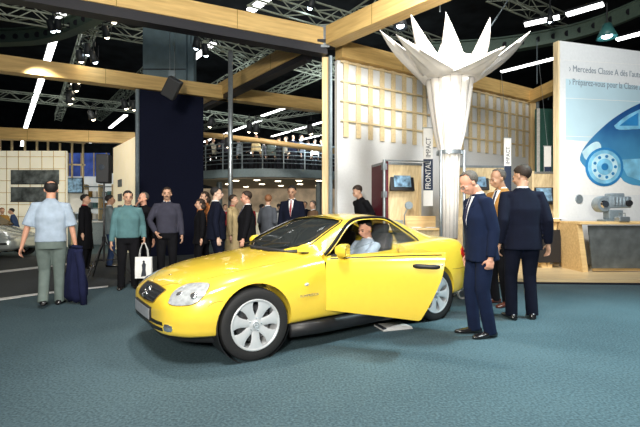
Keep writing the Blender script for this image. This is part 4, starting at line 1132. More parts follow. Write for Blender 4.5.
# ================================================================ THE BALCONY
BY = 19.0
def arc(x0, x1, yf, yb, z, n=24):  # bowed front edge
    return [V((x0+(x1-x0)*k/n, yf+1.6*(2*k/n-1)**2, z)) for k in range(n+1)]
bx0, bx1 = at(186, 0, BY).x, at(345, 0, BY).x
ba = arc(bx0, bx1, BY-1.0, 0, 0)
bal = empty('balcony', 'curved balcony deck with rails packed with visitors', 'balcony', (0, 0, 0))
zf = 3.22
mb = MB(); mb.prism([p+V((0, 0, zf-.36)) for p in ba]+[V((bx1, 26, zf-.36)), V((bx0, 26, zf-.36))], (0, 0, .36)); mb.build('deck', 'balcony_grey', bal)
mb = MB(); mb.prism([p+V((0, .15, zf-.42)) for p in ba]+[V((bx1, 26, zf-.42)), V((bx0, 26, zf-.42))], (0, 0, .05)); mb.build('soffit', 'soffit', bal)
for k, z in enumerate((.25, .42, .59, .76, .93, 1.12)):
    MB().tube([p+V((0, .05, zf+z)) for p in ba], .018 if k < 5 else .03, n=4).build('rail', 'steel_paint', bal)
for i in range(0, 25, 3): MB().tube([ba[i]+V((0, .05, zf)), ba[i]+V((0, .05, zf+1.13))], .03, n=5).build('rail_post', 'steel_paint', bal)
for i in (4, 20): MB().tube([ba[i]+V((0, 1.6, 0)), ba[i]+V((0, 1.6, zf-.4))], .14, n=14).build('column', 'steel_paint', bal)
for (px, py) in ((246, 187), (262, 184.5), (281, 186), (300, 184.5), (318, 186), (228, 184.5), (236, 181), (257, 180.5), (278, 181.5), (299, 181), (319, 181)):
    c = atz(px, py, zf-.44) if py > 183 else atz(px, py+0, zf-.44)
    if c.y < 25.5: MB().lathe([(0, 0), (.13, 0), (.15, .02), (0, .02)], c=c, n=14).build('downlight', 'soffit_glow', bal)
# lit interior under the balcony
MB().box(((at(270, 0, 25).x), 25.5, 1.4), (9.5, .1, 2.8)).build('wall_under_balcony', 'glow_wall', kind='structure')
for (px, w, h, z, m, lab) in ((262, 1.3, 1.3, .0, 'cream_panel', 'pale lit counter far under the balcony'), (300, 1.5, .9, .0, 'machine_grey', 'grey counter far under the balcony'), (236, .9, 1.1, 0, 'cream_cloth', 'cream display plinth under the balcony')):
    o = MB().box((0, 0, h/2), (w, .5, h), bev=.02).box((0, 0, h+.02), (w+.1, .6, .05)).build('display_counter', m); o.location = V((at(px, 0, 21).x, 21, 0)); tag(o, lab, 'counter')
o = empty('car', 'white car parked under the balcony left of the timber post', 'car', V((at(371, 0, 14.6).x, 14.6, .0)), 0)
mb = MB(); mb.rings([[V((x, y*w_, z)) for y, z in ((-.8, .3), (-.85, .6), (-.78, .85), (0, .90+.03*0), (.78, .85), (.85, .6), (.8, .3))] for x, w_ in ((-2, .75), (-1.9, .9), (-1, 1), (1, 1), (1.8, .95), (1.95, .75))]); mb.build('body_shell', 'white_paint', o, smooth='auto')
mb = MB(); mb.rings([[V((x, -.72*w_, .84)), V((x, -.6*w_, z)), V((x, .6*w_, z)), V((x, .72*w_, .84))] for x, w_, z in ((-1.7, .9, .88), (-1.1, 1, 1.36), (.3, 1, 1.4), (1.1, .95, .9))]); mb.build('cabin_glass', 'glass_tint', o)
for x in (-1.25, 1.25): MB().lathe([(0, -.88), (.3, -.88), (.31, -.7), (0, -.7)], c=(x, 0, .31), axis='Y', n=24).build('wheel', 'black_rubber', o)
# yellow service pipe and hoist
wire('yellow_pipe', 'pale yellow pipe running level above the balcony', 'pipe', MB().tube([at(198, 134, 17), at(262, 141, 17), at(340, 152, 17)], .11, n=10), 'desk_wood', smooth=True)
FP = []
tops = ['black_cloth', 'cream_cloth', 'dark_suit', 'grey_knit', 'blue_shirt', 'black_cloth', 'beige_coat', 'grey_coat', 'green_trousers', 'black_cloth', 'cream_cloth', 'dark_suit', 'grey_coat', 'black_cloth', 'shirt_white', 'dark_suit', 'black_cloth', 'beige_coat']
hs = ['hair_black', 'hair_brown', 'hair_grey', 'hair_black']
i = 0
for px in (207, 213, 219, 226, 239, 247, 256, 264, 271, 279, 286, 293, 301, 308, 315, 322):
    Y = 18.8+(i*37 % 11)*.17+ (abs(px-265)/60)**2*1.0
    z = zf; h = 1.55+(i*53 % 7)*.045
    o, _, _, _ = person('visitor standing among the crowd behind the balcony rail', V(((px-320)/F*Y, Y, z)), D((i*67) % 360), h, voxel=.03, skin='skin', hair=hs[i % 4], kind='jumper', top=tops[i % len(tops)], trousers='black_cloth', face_detail=False,
        group='crowd on the balcony', lw=(.2, -.22, 1.0) if i % 2 else None, legs=True)
    i += 1
for (px, Y, h, top, lab) in ((262, 14, 1.62, 'black_cloth', 'small distant visitor in black between the suits under the balcony'), (250, 16.5, 1.7, 'red_cloth', 'distant visitor in red under the balcony'), (313, 11.5, 1.66, 'brown_shirt', 'visitor in brown shirt standing right of the red-tie suit'),
                          (225, 15.5, 1.65, 'red_cloth', 'distant visitor in red behind the silver pole'), (279, 17, 1.7, 'grey_coat', 'distant visitor in grey under the balcony near the ginger hair'), (281, 13, 1.60, 'shirt_white', 'distant visitor in white shirt behind the ginger-haired one'), (305, 15.5, 1.75, 'dark_suit', 'distant visitor in dark suit beneath the balcony rail')):
    person(lab, V(((px-320)/F*Y, Y, 0)), D((i*97) % 360), h, voxel=.024, hair=hs[i % 4], kind='jumper', top=top, trousers='black_cloth', face_detail=False); i += 1
# ================================================================ THE STAND ON THE RIGHT
# timber deck
dk = MB(); P = [fl(430, 283.5), fl(520, 283.5), fl(640, 284.5), fl(800, 286)]
A0, A1 = fl(452, 283), fl(820, 286.5)
A0 = V((A0.x, A0.y, 0)); A1 = V((A1.x, A1.y, 0))
poly = [A0, A1, V((A1.x+3, 15, 0)), V((7.5, 15, 0)), V((7.0, 13.9, 0)), V((1.8, 10.8, 0))]
o = MB().prism([p+V((0, 0, .03)) for p in poly], (0, 0, .06)).build('stage_deck', 'deck_wood'); tag(o, 'low pale timber deck under the desks on the right', 'platform')
MB().prism([p+V((0, -.03 if i < 2 else 0, 0)) for i, p in enumerate(poly)], (0, 0, .035)).build('deck_plinth', 'beam_dark', o)
DZ = .09
def ink(name, top, bot):
    m = mat(name, top, .5, noise=.2, scale=2.5); nt = m.node_tree; b = nt.nodes['Principled BSDF']
    tc = nt.nodes.new('ShaderNodeTexCoord'); sp = nt.nodes.new('ShaderNodeSeparateXYZ'); r = nt.nodes.new('ShaderNodeValToRGB'); n = nt.nodes.new('ShaderNodeTexNoise')
    n.inputs['Scale'].default_value = 1.6; ad = nt.nodes.new('ShaderNodeMath'); ad.operation = 'MULTIPLY_ADD'; ad.inputs[1].default_value = .5
    nt.links.new(tc.outputs['Object'], n.inputs['Vector']); nt.links.new(tc.outputs['Generated'], sp.inputs[0]); nt.links.new(n.outputs['Fac'], ad.inputs[0]); nt.links.new(sp.outputs['Z'], ad.inputs[2])
    r.color_ramp.elements[0].position = .35; r.color_ramp.elements[1].position = .95
    r.color_ramp.elements[0].color = (*bot, 1); r.color_ramp.elements[1].color = (*top, 1)
    nt.links.new(ad.outputs[0], r.inputs['Fac']); nt.links.new(r.outputs['Color'], b.inputs['Base Color']); return m
ink('xray_body', (.006, .05, .22), (.08, .33, .56))
# ---- the big poster wall
pa, pb = V((at(558, 0, 9.6).x, 9.6, 0)), V((at(800, 0, 11.2).x, 11.6, 0)); pd = pb-pa; PL = pd.length; PA = math.atan2(pd.y, pd.x)
pw = empty('poster_wall', 'huge white poster wall showing a blue see-through car and two text lines', 'poster', V((pa.x, pa.y, DZ)), PA)
ht = hgt(40.5, 9.6)-DZ
MB().box((PL/2, .07, ht/2), (PL, .14, ht), bev=.004).build('board', 'kiosk_wood', pw)
MB().box((PL/2+.02, -.012, ht/2), (PL-.04, .02, ht-.02)).build('poster_sheet', 'white_wall', pw)
mat('poster_band', (.50, .68, .76), .6, noise=.08, scale=.8); mat('xray_blue', (.03, .22, .50), .4, noise=.25, scale=2.5); mat('xray_light', (.22, .55, .78), .4, noise=.3, scale=3); mat('xray_pale', (.55, .78, .88), .4, noise=.2, scale=3)
PI_ = (M.Translation(V((pa.x, pa.y, DZ))) @ M.Rotation(PA, 4, 'Z')).inverted()
def onp(px, py):   # a point of the photograph on the poster's face, in the poster's own frame
    d = at(px, py, 1)-V((0, 0, CZ)); n = V((math.sin(PA), -math.cos(PA), 0)); t = (pa-V((0, 0, CZ))).dot(n)/d.dot(n)
    return PI_ @ (V((0, 0, CZ))+d*t)
def flat(name, pts, m, lift, sm_=0):
    q = [onp(*p) for p in pts]
    if sm_: q = [V(p) for p in catmull([tuple(p) for p in q]+[tuple(q[0])], sm_)][:-1]
    return MB().prism([V((p.x, -.022-lift, p.z)) for p in q], (0, .004, 0)).build(name, m, pw)
flat('poster_band', [(565, 79), (700, 92), (700, 150), (565, 140)], 'poster_band', .002)
flat('poster_band', [(565, 140), (700, 150), (700, 195), (565, 195)], 'banner_white', .002)
# text
def ptext(px, py, size, txt, m, xs=.8, dirpx=10, slope=.09):
    a = onp(px, py); b = onp(px+dirpx, py+dirpx*slope); dx = (b-a).normalized()
    mt = M((dx, V((-dx.z, 0, dx.x)), V((0, -1, 0)))).transposed().to_4x4(); mt.translation = V((a.x, -.028, a.z)); 
    return text_mesh(txt, size, 'poster_text', m, mt, pw, ext=.002, xs=xs)
ptext(568, 71.5, .21, '\u203a Mercedes Classe A d\u00e8s l\u2019automne', 'ink_grey', .83)
ptext(568, 84.8, .21, '\u203a Pr\u00e9parez-vous pour la Classe A', 'ink_grey', .79, slope=.075)
# the see-through car
CARP = [(580, 154), (583, 148), (590, 139), (600, 129), (612, 119), (626, 110), (640, 103), (660, 94), (690, 88), (740, 90), (770, 120), (770, 176), (760, 186), (690, 186), (640, 186), (624, 182), (618, 176), (600, 168), (590, 172), (583, 166), (579, 160)]
flat('car_picture', CARP, 'xray_body', .006, 3)
flat('car_window_picture', [(613, 126), (624, 117), (640, 109), (660, 101), (700, 98), (740, 104), (740, 126), (660, 128), (640, 129), (618, 130)], 'xray_light', .010, 3)
flat('car_window_picture', [(618, 126), (627, 119), (637, 113), (637, 126)], 'xray_blue', .013)
flat('car_light_picture', [(581, 152), (590, 144), (597, 142), (600, 148), (594, 155), (585, 160)], 'xray_pale', .010, 3)
flat('car_sill_picture', [(618, 160), (650, 158), (760, 160), (760, 182), (690, 182), (640, 181), (626, 176)], 'xray_light', .010)
for (cx, cy) in ((603, 167), (725, 172)):
    for (r, m, l) in ((19, 'xray_blue', .014), (16.5, 'xray_light', .018), (13.0, 'xray_pale', .022), (8.0, 'xray_light', .026), (3.5, 'xray_blue', .030)):
        flat('wheel_picture', [(cx+r*math.cos(2*PI*k/28), cy+r*1.02*math.sin(2*PI*k/28)) for k in range(28)], m, l)
    for k in range(9):
        a = 2*PI*k/9; flat('wheel_picture', [(cx+10.5*math.cos(a)+1.6*math.cos(b), cy+10.5*math.sin(a)+1.6*math.sin(b)) for b in [2*PI*j/8 for j in range(8)]], 'xray_blue', .030)
for y in (60, 98, 136): 
    flat('poster_seam', [(563, y), (720, y+10*(1-(y-60)/150)), (720, y+.5+10*(1-(y-60)/150)), (563, y+.5)], 'banner_white', .003)
# small porthole on the wall
pc = onp(578, 199); MB().lathe([(0, 0), (.10, 0), (.11, .02), (.0, .02)], c=(pc.x, -.045, pc.z), axis='Y', n=20).build('wall_socket', 'machine_grey', pw)
# ---- green panel and banners
o = MB().box((0, 0, 2.2), (.80, .1, 4.4), bev=.01).build('green_panel', 'green_panel'); o.location = V((at(549, 0, 12.5).x, 12.5, 0)); tag(o, 'dark green panel standing between lattice wall and poster', 'panel')
MB().box((-.35, -.06, 2.2), (.08, .03, 4.4)).build('panel_edge', 'white_paint', o)
def banner(px, y0, y1, Y, w, label, txt1=None, txt2=None, split=.5, ang=0, deck=0):
    z0, z1 = hgt(y1, Y), hgt(y0, Y); h = z1-z0
    b = empty('hanging_banner', label, 'banner', V(((px-320)/F*Y, Y, z0)), ang)
    MB().box((0, 0, h/2), (w, .02, h)).build('cloth', 'banner_white', b)
    if txt2 is not None: MB().box((0, -.012, h*.40), (w, .006, h*.40)).build('navy_band', 'banner_navy', b)
    R_ = M(((0, -1, 0), (0, 0, -1), (1, 0, 0)))
    mtb = M(((0, -1, 0), (0, 0, -1), (1, 0, 0))).to_4x4()
    mt = M.Identity(4)
    # reading upwards: text x -> +z, text y -> -x, facing -y
    mt = M(((0, -1, 0, 0), (0, 0, -1, 0), (1, 0, 0, 0), (0, 0, 0, 1)))
    if txt2:
        t = M.Translation(V((w*.26, -.018, h*.215))) @ mt; text_mesh(txt2, w*.80, 'banner_text', 'banner_white', t, b, xs=h*.37/(w*.80*len(txt2)*.66))
    if txt1:
        t = M.Translation(V((w*.26, -.014, h*.62))) @ mt; text_mesh(txt1, w*.72, 'banner_text', 'ink_dark', t, b, xs=h*.27/(w*.72*len(txt1)*.62))
    MB().tube([(-w/2-.02, 0, h), (w/2+.02, 0, h)], .015, n=6).build('batten', 'steel', b)
    MB().tube([(0, 0, h), (0, .4, 5.2-z0)], .005, n=4).build('hanging_wire', 'steel', b)
banner(428, 128, 206, 8.9, .20, 'tall banner reading FRONTAL IMPACT beside the kiosk screen', 'IMPACT', 'FRONTAL')
banner(507.5, 138, 208, 11.2, .19, 'middle narrow banner with IMPACT lettering behind the suited men', 'IMPACT', '')
banner(547.5, 146, 198, 10.6, .17, 'right-hand small banner hanging before the green panel', '', 'ARRIERE')
# ---- the maroon kiosk
def kiosk(x, y, ang, label, h, w=.95, screen=(.02, .62, .56, .42), side='maroon', deck=0):
    k = empty('kiosk', label, 'kiosk', V((x, y, deck)), ang)
    MB().box((-w/2-.02, .12, h/2), (.05, .75, h), bev=.005).build('side_panel', side, k)
    MB().box((w/2+.02, .12, h/2), (.04, .5, h), bev=.005).build('side_panel', 'kiosk_wood', k)
    MB().box((0, .15, h-.03), (w+.1, .6, .05)).build('top_panel', 'steel', k)
    MB().prism([(-w/2, -.14, h-.05), (-w/2, .10, 1.05), (-w/2, .16, 1.05), (-w/2, .12, h-.05)], (w, 0, 0)).build('front_panel', 'kiosk_wood', k)
    MB().prism([(-w/2, -.22, .95), (-w/2, .12, 1.12), (-w/2, .16, .2), (-w/2, -.02, .2)], (w, 0, 0)).build('lower_panel', 'kiosk_wood', k)
    z = h*.62+.15+(.27 if side == 'maroon' else 0); mt = M.Translation(V((.0, -.055, z+.12))) @ M.Rotation(-.17, 4, 'X')
    s = MB().box(0, (.54, .09, .48), mtx=mt, bev=.01).build('screen_frame', 'black_plastic', k)
    mt2 = mt @ M.Translation(V((0, -.052, 0))); MB().box(0, (.38, .01, .33), mtx=mt2).build('screen', 'screen_lit', s)
    MB().box((0, -.14, 1.06), (.34, .18, .03), mtx=M.Translation(V((-.05, -.16, 1.10))) @ M.Rotation(.45, 4, 'X')).build('keyboard', 'machine_grey', k)
    return k
K1 = kiosk((400-320)/F*8.8, 8.8, D(16), 'timber kiosk with maroon side and a tilted black-framed screen', hgt(162, 8.6), w=.78)
MB().tube([(-.50, -.30, 0), (-.50, -.30, hgt(161, 8.6))], .03, n=10).box((-.50, -.30, hgt(168, 8.6)), (.09, .09, .12)).box((-.50, -.30, hgt(195, 8.6)), (.09, .09, .12)).build('support_pole', 'steel', K1)
MB().tube([(-.50, -.30, hgt(161.5, 8.6)), (.5, -.30, hgt(161.5, 8.6))], .015, n=6).build('top_rail', 'steel', K1)
kiosk((476-320)/F*10, 10.0, D(4), 'second timber kiosk half hidden behind the man in navy', hgt(166, 10.0)-.09, w=1.15, side='maroon', deck=.09)
kiosk((542-320)/F*10.6, 10.6, D(0), 'third kiosk with a bluish screen left of the poster', hgt(172, 10.6)-.09, w=.66, side='kiosk_wood', deck=.09)
# yellow counter seen over the tail of the car, with a round hand mirror shape lamp
yc = empty('low_counter', 'yellowish timber counter with leaflets behind the car tail', 'counter', V((at(422, 0, 8.2).x, 8.2, .09))); yc.scale = (.9, .9, .92)
MB().box((0, 0, .98), (.72, .6, .05), bev=.01).box((0, .25, 1.12), (.72, .04, .26)).build('counter_top', 'desk_wood', yc); MB().box((0, .05, .48), (.7, .45, .95)).build('counter_body', 'kiosk_wood', yc)
MB().box((-.15, -.1, 1.015), (.2, .14, .012)).box((.15, -.12, 1.015), (.2, .14, .012)).build('leaflet', 'paper', yc)
ml = empty('desk_lamp', 'small round-headed lamp on a stem standing on the yellowish counter', 'lamp', V((at(405, 0, 8.1).x, 8.15, 1.015)))
MB().lathe([(0, 0), (.07, 0), (.07, .02), (0, .02)], n=16).build('base', 'steel', ml); MB().tube([(0, 0, .02), (0, 0, .25), (.06, 0, .38)], .012, n=6).build('stem', 'steel', ml)
MB().lathe([(0, -.02), (.07, -.02), (.08, 0), (.07, .02), (0, .02)], c=(.085, 0, .43), axis='Y', n=20).build('lamp_head', 'machine_grey', ml, smooth='auto')
# ---- the white fabric column with its star top
YC = 7.7
fc = empty('fabric_column', 'tall white fabric column opening into a pointed star at the top', 'column', V(((449.5-320)/F*YC, YC, 0)))
ccx = 449.5
def colring(py, hw, n=48, pl=.06, ph=0):
    z = hgt(py, YC); R = hw/F*YC; return [V((R*math.cos(a)*(1+pl*math.cos(12*a+ph)), R*math.sin(a)*(1+pl*math.cos(12*a+ph)), z)) for a in [2*PI*k/n for k in range(n)]]
rg = [colring(p, h_, pl=q) for p, h_, q in ((62, 24.5, .03), (75, 23, .05), (95, 20.5, .06), (115, 18, .06), (135, 14.5, .06), (152, 10.3, .05), (170, 9.4, .04), (200, 8.6, .04), (238, 7.8, .04))]
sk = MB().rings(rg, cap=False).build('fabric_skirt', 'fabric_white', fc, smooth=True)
realize(sk, [('SOLIDIFY', dict(thickness=.01))])
sd_ = MB()
for k in range(12):
    i = k*4+2; sd_.tube([r[i]*1 + V((r[i].x, r[i].y, 0)).normalized()*.004 for r in rg], .004, n=4)
sd_.build('seam', 'fabric_seam', fc)
tips = [(379, 29, -.55), (412, 15, .0), (407, 28, 1.0), (446, 13, -.25), (447, 30, 1.2), (494, 19, .35), (486, 34, 1.1), (531, 32, -.6), (505, 44, -1.0), (395, 50, -1.1)]
base = {}
# petals fan round the rim: each a folded triangle of cloth
pet = [(-172, 380, 30, -.35), (-128, 396, 34, -1.1), (-150, 411, 15, .1), (180, 408, 40, .9), (-90, 446, 12, -.2), (95, 446, 32, .9), (-35, 490, 18, -.1), (40, 488, 34, .7), (-8, 530, 31, -.3), (-62, 505, 46, -1.2)]
for (ang, tx, ty, dy) in pet:
    a = D(ang); R = 25/F*YC; c = V((R*math.cos(a), R*math.sin(a), hgt(66, YC)))
    tip = at(tx, ty, YC+dy)-V(((449.5-320)/F*YC, YC, 0)); w = .80; N_ = 9
    L_, R2 = [], []
    mb = MB(); rows = []
    for k in range(N_+1):
        t = k/N_; row = []
        for j in range(9):
            u = (j/8-.5)*2; aa = a+u*w*(1-t*.0)
            low = V((R*math.cos(aa), R*math.sin(aa), hgt(80, YC)-.05*(1-abs(u))))
            p = low.lerp(tip, t); p = p+V((math.cos(a), math.sin(a), 0))*(.08*math.sin(PI*t)*(1-abs(u)))-V((0, 0, .05*math.sin(PI*t)*(1-.4*abs(u))))+V((0, 0, .07*(j % 2)*math.sin(PI*min(1, t*1.0))))
            # taper: interpolation already closes on the tip
            row.append(p)
        rows.append(row)
    mb.rings(rows, close=False, cap=False)
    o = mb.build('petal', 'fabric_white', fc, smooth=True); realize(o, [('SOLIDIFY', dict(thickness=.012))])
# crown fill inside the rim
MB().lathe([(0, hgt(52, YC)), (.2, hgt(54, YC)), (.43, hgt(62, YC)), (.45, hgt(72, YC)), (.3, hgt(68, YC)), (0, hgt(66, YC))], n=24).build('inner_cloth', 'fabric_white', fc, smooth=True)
MB().lathe([(11/F*YC+.015, hgt(155, YC)), (11/F*YC+.03, hgt(155, YC)), (11/F*YC+.03, hgt(151, YC)), (11/F*YC+.015, hgt(151, YC))], n=32).build('ring', 'steel', fc)
for px, dy in ((462, -.12), (439, -.12), (451, .24)):
    MB().tube([V(((px-ccx)/F*YC, dy, DZ)), V(((px-ccx)/F*YC, dy, hgt(151, YC)))], .028, n=8).build('support_pole', 'steel', fc, smooth=True)
# ---- desks
def desk(x0, x1, Y, ytop, ybot, label, ang=0):
    X0, X1 = (x0-320)/F*Y, (x1-320)/F*Y; z1 = hgt(ytop, Y)-DZ; w = X1-X0
    d = empty('desk', label, 'desk', V(((X0+X1)/2, Y, DZ)), ang)
    MB().box((0, .35, z1-.03), (w+.2, .9, .06), bev=.01).build('desk_top', 'desk_wood', d)
    MB().prism([(-w/2+.20, -.02, .08), (w/2-.02, -.02, .08), (w/2-.02, -.02, z1-.08), (-w/2+.12, -.02, z1-.08)], (0, .03, 0)).build('front_panel', 'metal_panel', d)
    for sx in (-1, 1):
        xx = -w/2 if sx < 0 else w/2
        MB().prism([(xx, 0, z1-.06), (xx-sx*-.10, 0, z1-.06), (xx-sx*.02, 0, 0), (xx-sx*.13, 0, 0)][::1], (0, .75, 0)).build('leg', 'desk_wood', d)
    MB().box((0, .05, .05), (w-.5, .04, .06)).build('foot_rail', 'desk_wood', d)
    return d
desk(582, 700, 8.6, 221.5, 0, 'timber desk with wide grey metal front at the right edge')
d2_ = desk(541, 553, 9.3, 219, 0, 'smaller timber desk with dark front beside the tall man')
MB().box((0, -.05, .48), (.55, .02, .72)).build('dark_panel', 'black_plastic', d2_)
o = MB().box((0, 0, .5), (.9, .5, 1.0), bev=.02).build('storage_box', 'desk_wood'); o.location = V((at(568, 0, 9.3).x, 9.38, DZ)); o.scale = (.18, .3, .95); tag(o, 'plain timber cupboard between the two desks', 'cupboard'); MB().box((0, -.26, .5), (.82, .02, .9), bev=.005).build('door', 'kiosk_wood', o)
# machine on the desk
mcn = empty('engine_model', 'small silver engine-like machine with round end on the desk', 'machine', V((at(612, 0, 8.9).x, 8.9, hgt(221.5, 8.6))))
MB().lathe([(0, -.10), (.15, -.10), (.17, -.06), (.17, .08), (.13, .12), (0, .12)], c=(-.22, 0, .36), axis='Y', n=24).build('drum', 'machine_grey', mcn, smooth='auto')
MB().lathe([(0, -.13), (.07, -.13), (.09, -.10), (0, -.10)], c=(-.22, 0, .36), axis='Y', n=20).build('drum_cap', 'chrome', mcn, smooth='auto')
MB().box((.10, 0, .40), (.46, .26, .24), bev=.03).box((.05, 0, .55), (.30, .2, .08), bev=.02).build('casing', 'machine_grey', mcn, smooth='auto')
for k in range(5): MB().box((-.04+k*.07, -.14, .42), (.02, .03, .16)).build('fin', 'steel', mcn)
MB().lathe([(0, -.17), (.06, -.17), (.07, -.13), (0, -.13)], c=(.26, 0, .38), axis='Y', n=18).build('pulley', 'black_plastic', mcn, smooth='auto')
MB().box((.02, 0, .14), (.30, .2, .20), bev=.02).box((.02, 0, .02), (.5, .3, .04), bev=.01).build('stand', 'steel_paint', mcn)
o = MB().box((0, 0, .05), (.22, .16, .10), bev=.015).tube([(-.06, 0, .1), (-.06, 0, .17), (.06, 0, .17), (.06, 0, .1)], .01, n=5).build('small_instrument', 'steel'); o.location = V((at(617, 0, 8.7).x, 8.55, hgt(221.5, 8.6))); tag(o, 'small metal instrument in front of the engine-like machine', 'instrument')
for (px, lab) in ((566, 'white leaflet stack on the smaller desk'), (556, 'white paper sheet by the tall man on the desk')):
    o = MB().box((0, 0, .01), (.22, .3, .02), bev=.003).build('leaflet_stack', 'paper'); o.location = V((at(px-8, 0, 9.5).x, 9.55, hgt(219, 9.3)+.0)); tag(o, lab, 'leaflets')
# ---- white wheeled trolley behind the tail
tr = empty('trolley', 'small white wheeled trolley behind the tail of the car', 'trolley', V((at(470, 0, 6.5).x, 6.5, 0)), D(15))
for x in (-.22, .25):
    for y in (-.13, .13):
        wv = MB().tube([(x+.075*math.cos(a), y, .09+.075*math.sin(a)) for a in [2*PI*i/20 for i in range(20)]], .016, n=6, closed=True).build('wheel', 'white_paint', tr, smooth=True)
        MB().lathe([(0, -.015), (.05, -.015), (.05, .015), (0, .015)], c=(x, y, .09), axis='Y', n=16).build('wheel_disc', 'steel', wv)
MB().tube([(-.22, -.13, .1), (.02, -.13, .34), (.25, -.13, .1)], .014, n=6).tube([(-.22, .13, .1), (.02, .13, .34), (.25, .13, .1)], .014, n=6).tube([(-.3, -.13, .34), (.32, -.13, .38), (.36, -.13, .62)], .014, n=6).tube([(-.3, .13, .34), (.32, .13, .38), (.36, .13, .62)], .014, n=6).tube([(.36, -.13, .62), (.36, .13, .62)], .014, n=6).build('frame', 'white_paint', tr, smooth=True)
MB().box((.0, 0, .45), (.5, .24, .18), bev=.02).build('basket', 'black_plastic', tr)
# ---- the booklet on the carpet
b = empty('brochure', 'white brochure lying on the carpet below the open door', 'brochure', fl(393, 327.5), D(18))
bk = MB(); 
for k in range(3): bk.box((0, 0, .006+k*.008), (.36-.01*k, .25-.004*k, .006), rot=.03*k)
bk.build('pages', 'paper', b); MB().box((-.02, 0, .030), (.30, .21, .002), rot=.05).box((.05, .02, .032), (.14, .10, .002), rot=.05).build('cover_print', 'banner_white', b)
MB().box((-.165, -.02, .03), (.035, .2, .014), rot=.05).build('spine', 'ink_dark', b)
# ---- carrier bag in the teal man's left hand
hp = w5[1]+V((0, -.03, -.06))
def carrier(hp):
    b = empty('carrier_bag', 'white paper carrier bag with a black figure printed on it', 'bag', V((hp.x+.04, hp.y-.07, hp.z-.62)), D(8))
    w, d, h = .27, .09, .36
    MB().rings([[V((-w/2*k, -d/2*j, z)), V((w/2*k, -d/2*j, z)), V((w/2*k, d/2*j, z)), V((-w/2*k, d/2*j, z))] for z, k, j in ((0, .98, .9), (.12, 1, 1), (h, .99, .75))], cap=True).build('bag_body', 'paper', b)
    for y in (-.035, .035): MB().tube([(-.07, y, h), (-.06, y*.8, h+.12), (-.02, y*.3, h+.235), (.02, y*.3, h+.235), (.06, y*.8, h+.12), (.07, y, h)], .005, n=5).build('handle', 'paper', b)
    fig = [(-.02, .30), (.0, .315), (.018, .30), (.014, .275), (.035, .25), (.03, .16), (.04, .05), (-.045, .04), (-.025, .16), (-.032, .24), (-.012, .275)]
    MB().prism([V((x+.01, -d/2-.004, z-.01)) for x, z in fig], (0, .003, 0)).build('printed_figure', 'ink_dark', b)
carrier(hp)
# ---- the jacket over the walking man's arm
jp = w4[-1]
def held_jacket(p):
    rs = []; n = 28
    prof = [(.05, .07, .05), (.02, .10, .07), (-.08, .115, .09), (-.22, .14, .10), (-.36, .165, .11), (-.50, .18, .11), (-.62, .175, .10), (-.70, .12, .06)]
    for i, (z, rx, ry) in enumerate(prof):
        r = []
        for k in range(n):
            a = 2*PI*k/n; f = (1+.20*math.cos(5*a+i*.55)+.12*math.cos(9*a-i*.9))*.80
            r.append(V((rx*f*math.cos(a), ry*f*math.sin(a), z+.025*math.cos(3*a+i))))
        rs.append(r)
    o = MB().rings(rs).build('held_jacket', 'navy_cloth', smooth=True); o.location = p
    tag(o, 'dark blue jacket hanging folded from the walking man\u2019s right hand', 'jacket')
    MB().tube([(.06, -.06, .0), (.12, -.08, -.2), (.14, -.08, -.50), (.15, -.06, -.78)], [.045, .05, .05, .042], n=10).build('sleeve', 'navy_cloth', o, smooth=True)
    MB().tube([(-.09, .02, .06), (0, -.06, .085), (.09, 0, .06)], .022, n=8).build('jacket_collar', 'navy_cloth', o, smooth=True)
held_jacket(jp+V((.02, -.02, -.10)))
# ---- loudspeaker on tripod stand
ts = empty('speaker_stand', 'black tripod stand with spread legs behind the car nose', 'stand', V((at(104, 0, 8.2).x, 8.2, 0)))
MB().tube([(0, 0, .35), (0, 0, 1.88)], .02, n=8).build('pole', 'black_plastic', ts)
for k in range(3):
    a = 2*PI*k/3+.35; MB().tube([(0, 0, .78), (.52*math.cos(a), .52*math.sin(a), .015)], .014, n=6).tube([(0, 0, .38), (.27*math.cos(a), .27*math.sin(a), .38)], .010, n=6).build('leg', 'black_plastic', ts)
MB().tube([(0, 0, .74), (0, 0, .84)], .035, n=10).build('collar', 'black_plastic', ts)
s_ = empty('loudspeaker', 'tall black loudspeaker mounted on the tripod stand', 'speaker', V((at(104, 0, 8.2).x, 8.2, 1.88)), D(10))
MB().box((0, 0, .28), (.23, .24, .56), bev=.02).build('cabinet', 'speaker_black', s_, smooth='auto'); MB().box((0, -.125, .28), (.20, .012, .52), bev=.004).build('grille', 'speaker_grille', s_)
MB().lathe([(.0, 0), (.05, 0), (.055, -.01), (0, -.012)], c=(0, -.132, .30), axis='Y', n=16).build('badge', 'chrome', s_)
# ---- the silver car at the left edge
sc2 = empty('car', 'small silver car at the left edge, only its front end showing', 'car', V((at(-44, 0, 12.3).x, 12.4, 0)), 0)
st2 = [(2.15, .35, .3, .42, .5), (2.08, .30, .62, .48, .62), (1.9, .26, .76, .52, .72), (1.5, .24, .84, .58, .84), (1.0, .24, .86, .6, .96), (.4, .24, .86, .6, .98), (-1, .24, .86, .6, .98), (-1.6, .26, .82, .6, .96)]
mb = MB()
mb.rings([[V((x, y, z)) for y, z in catmull([(0, zb), (.9*W, zb), (W, zm), (W*.86, zt-.06), (W*.4, zt-.005), (0, zt)], 4)]+[V((x, -y, z)) for y, z in catmull([(0, zb), (.9*W, zb), (W, zm), (W*.86, zt-.06), (W*.4, zt-.005), (0, zt)], 4)[-2:0:-1]] for x, zb, W, zm, zt in catmull(st2, 5)])
sb = mb.build('body_shell', 'silver_paint', sc2)
c = cyl_obj(1.42, .31, .345, -1.1, 1.1); boolean(sb, c, 'DIFFERENCE'); kill(c); autosmooth(sb.data, .5)
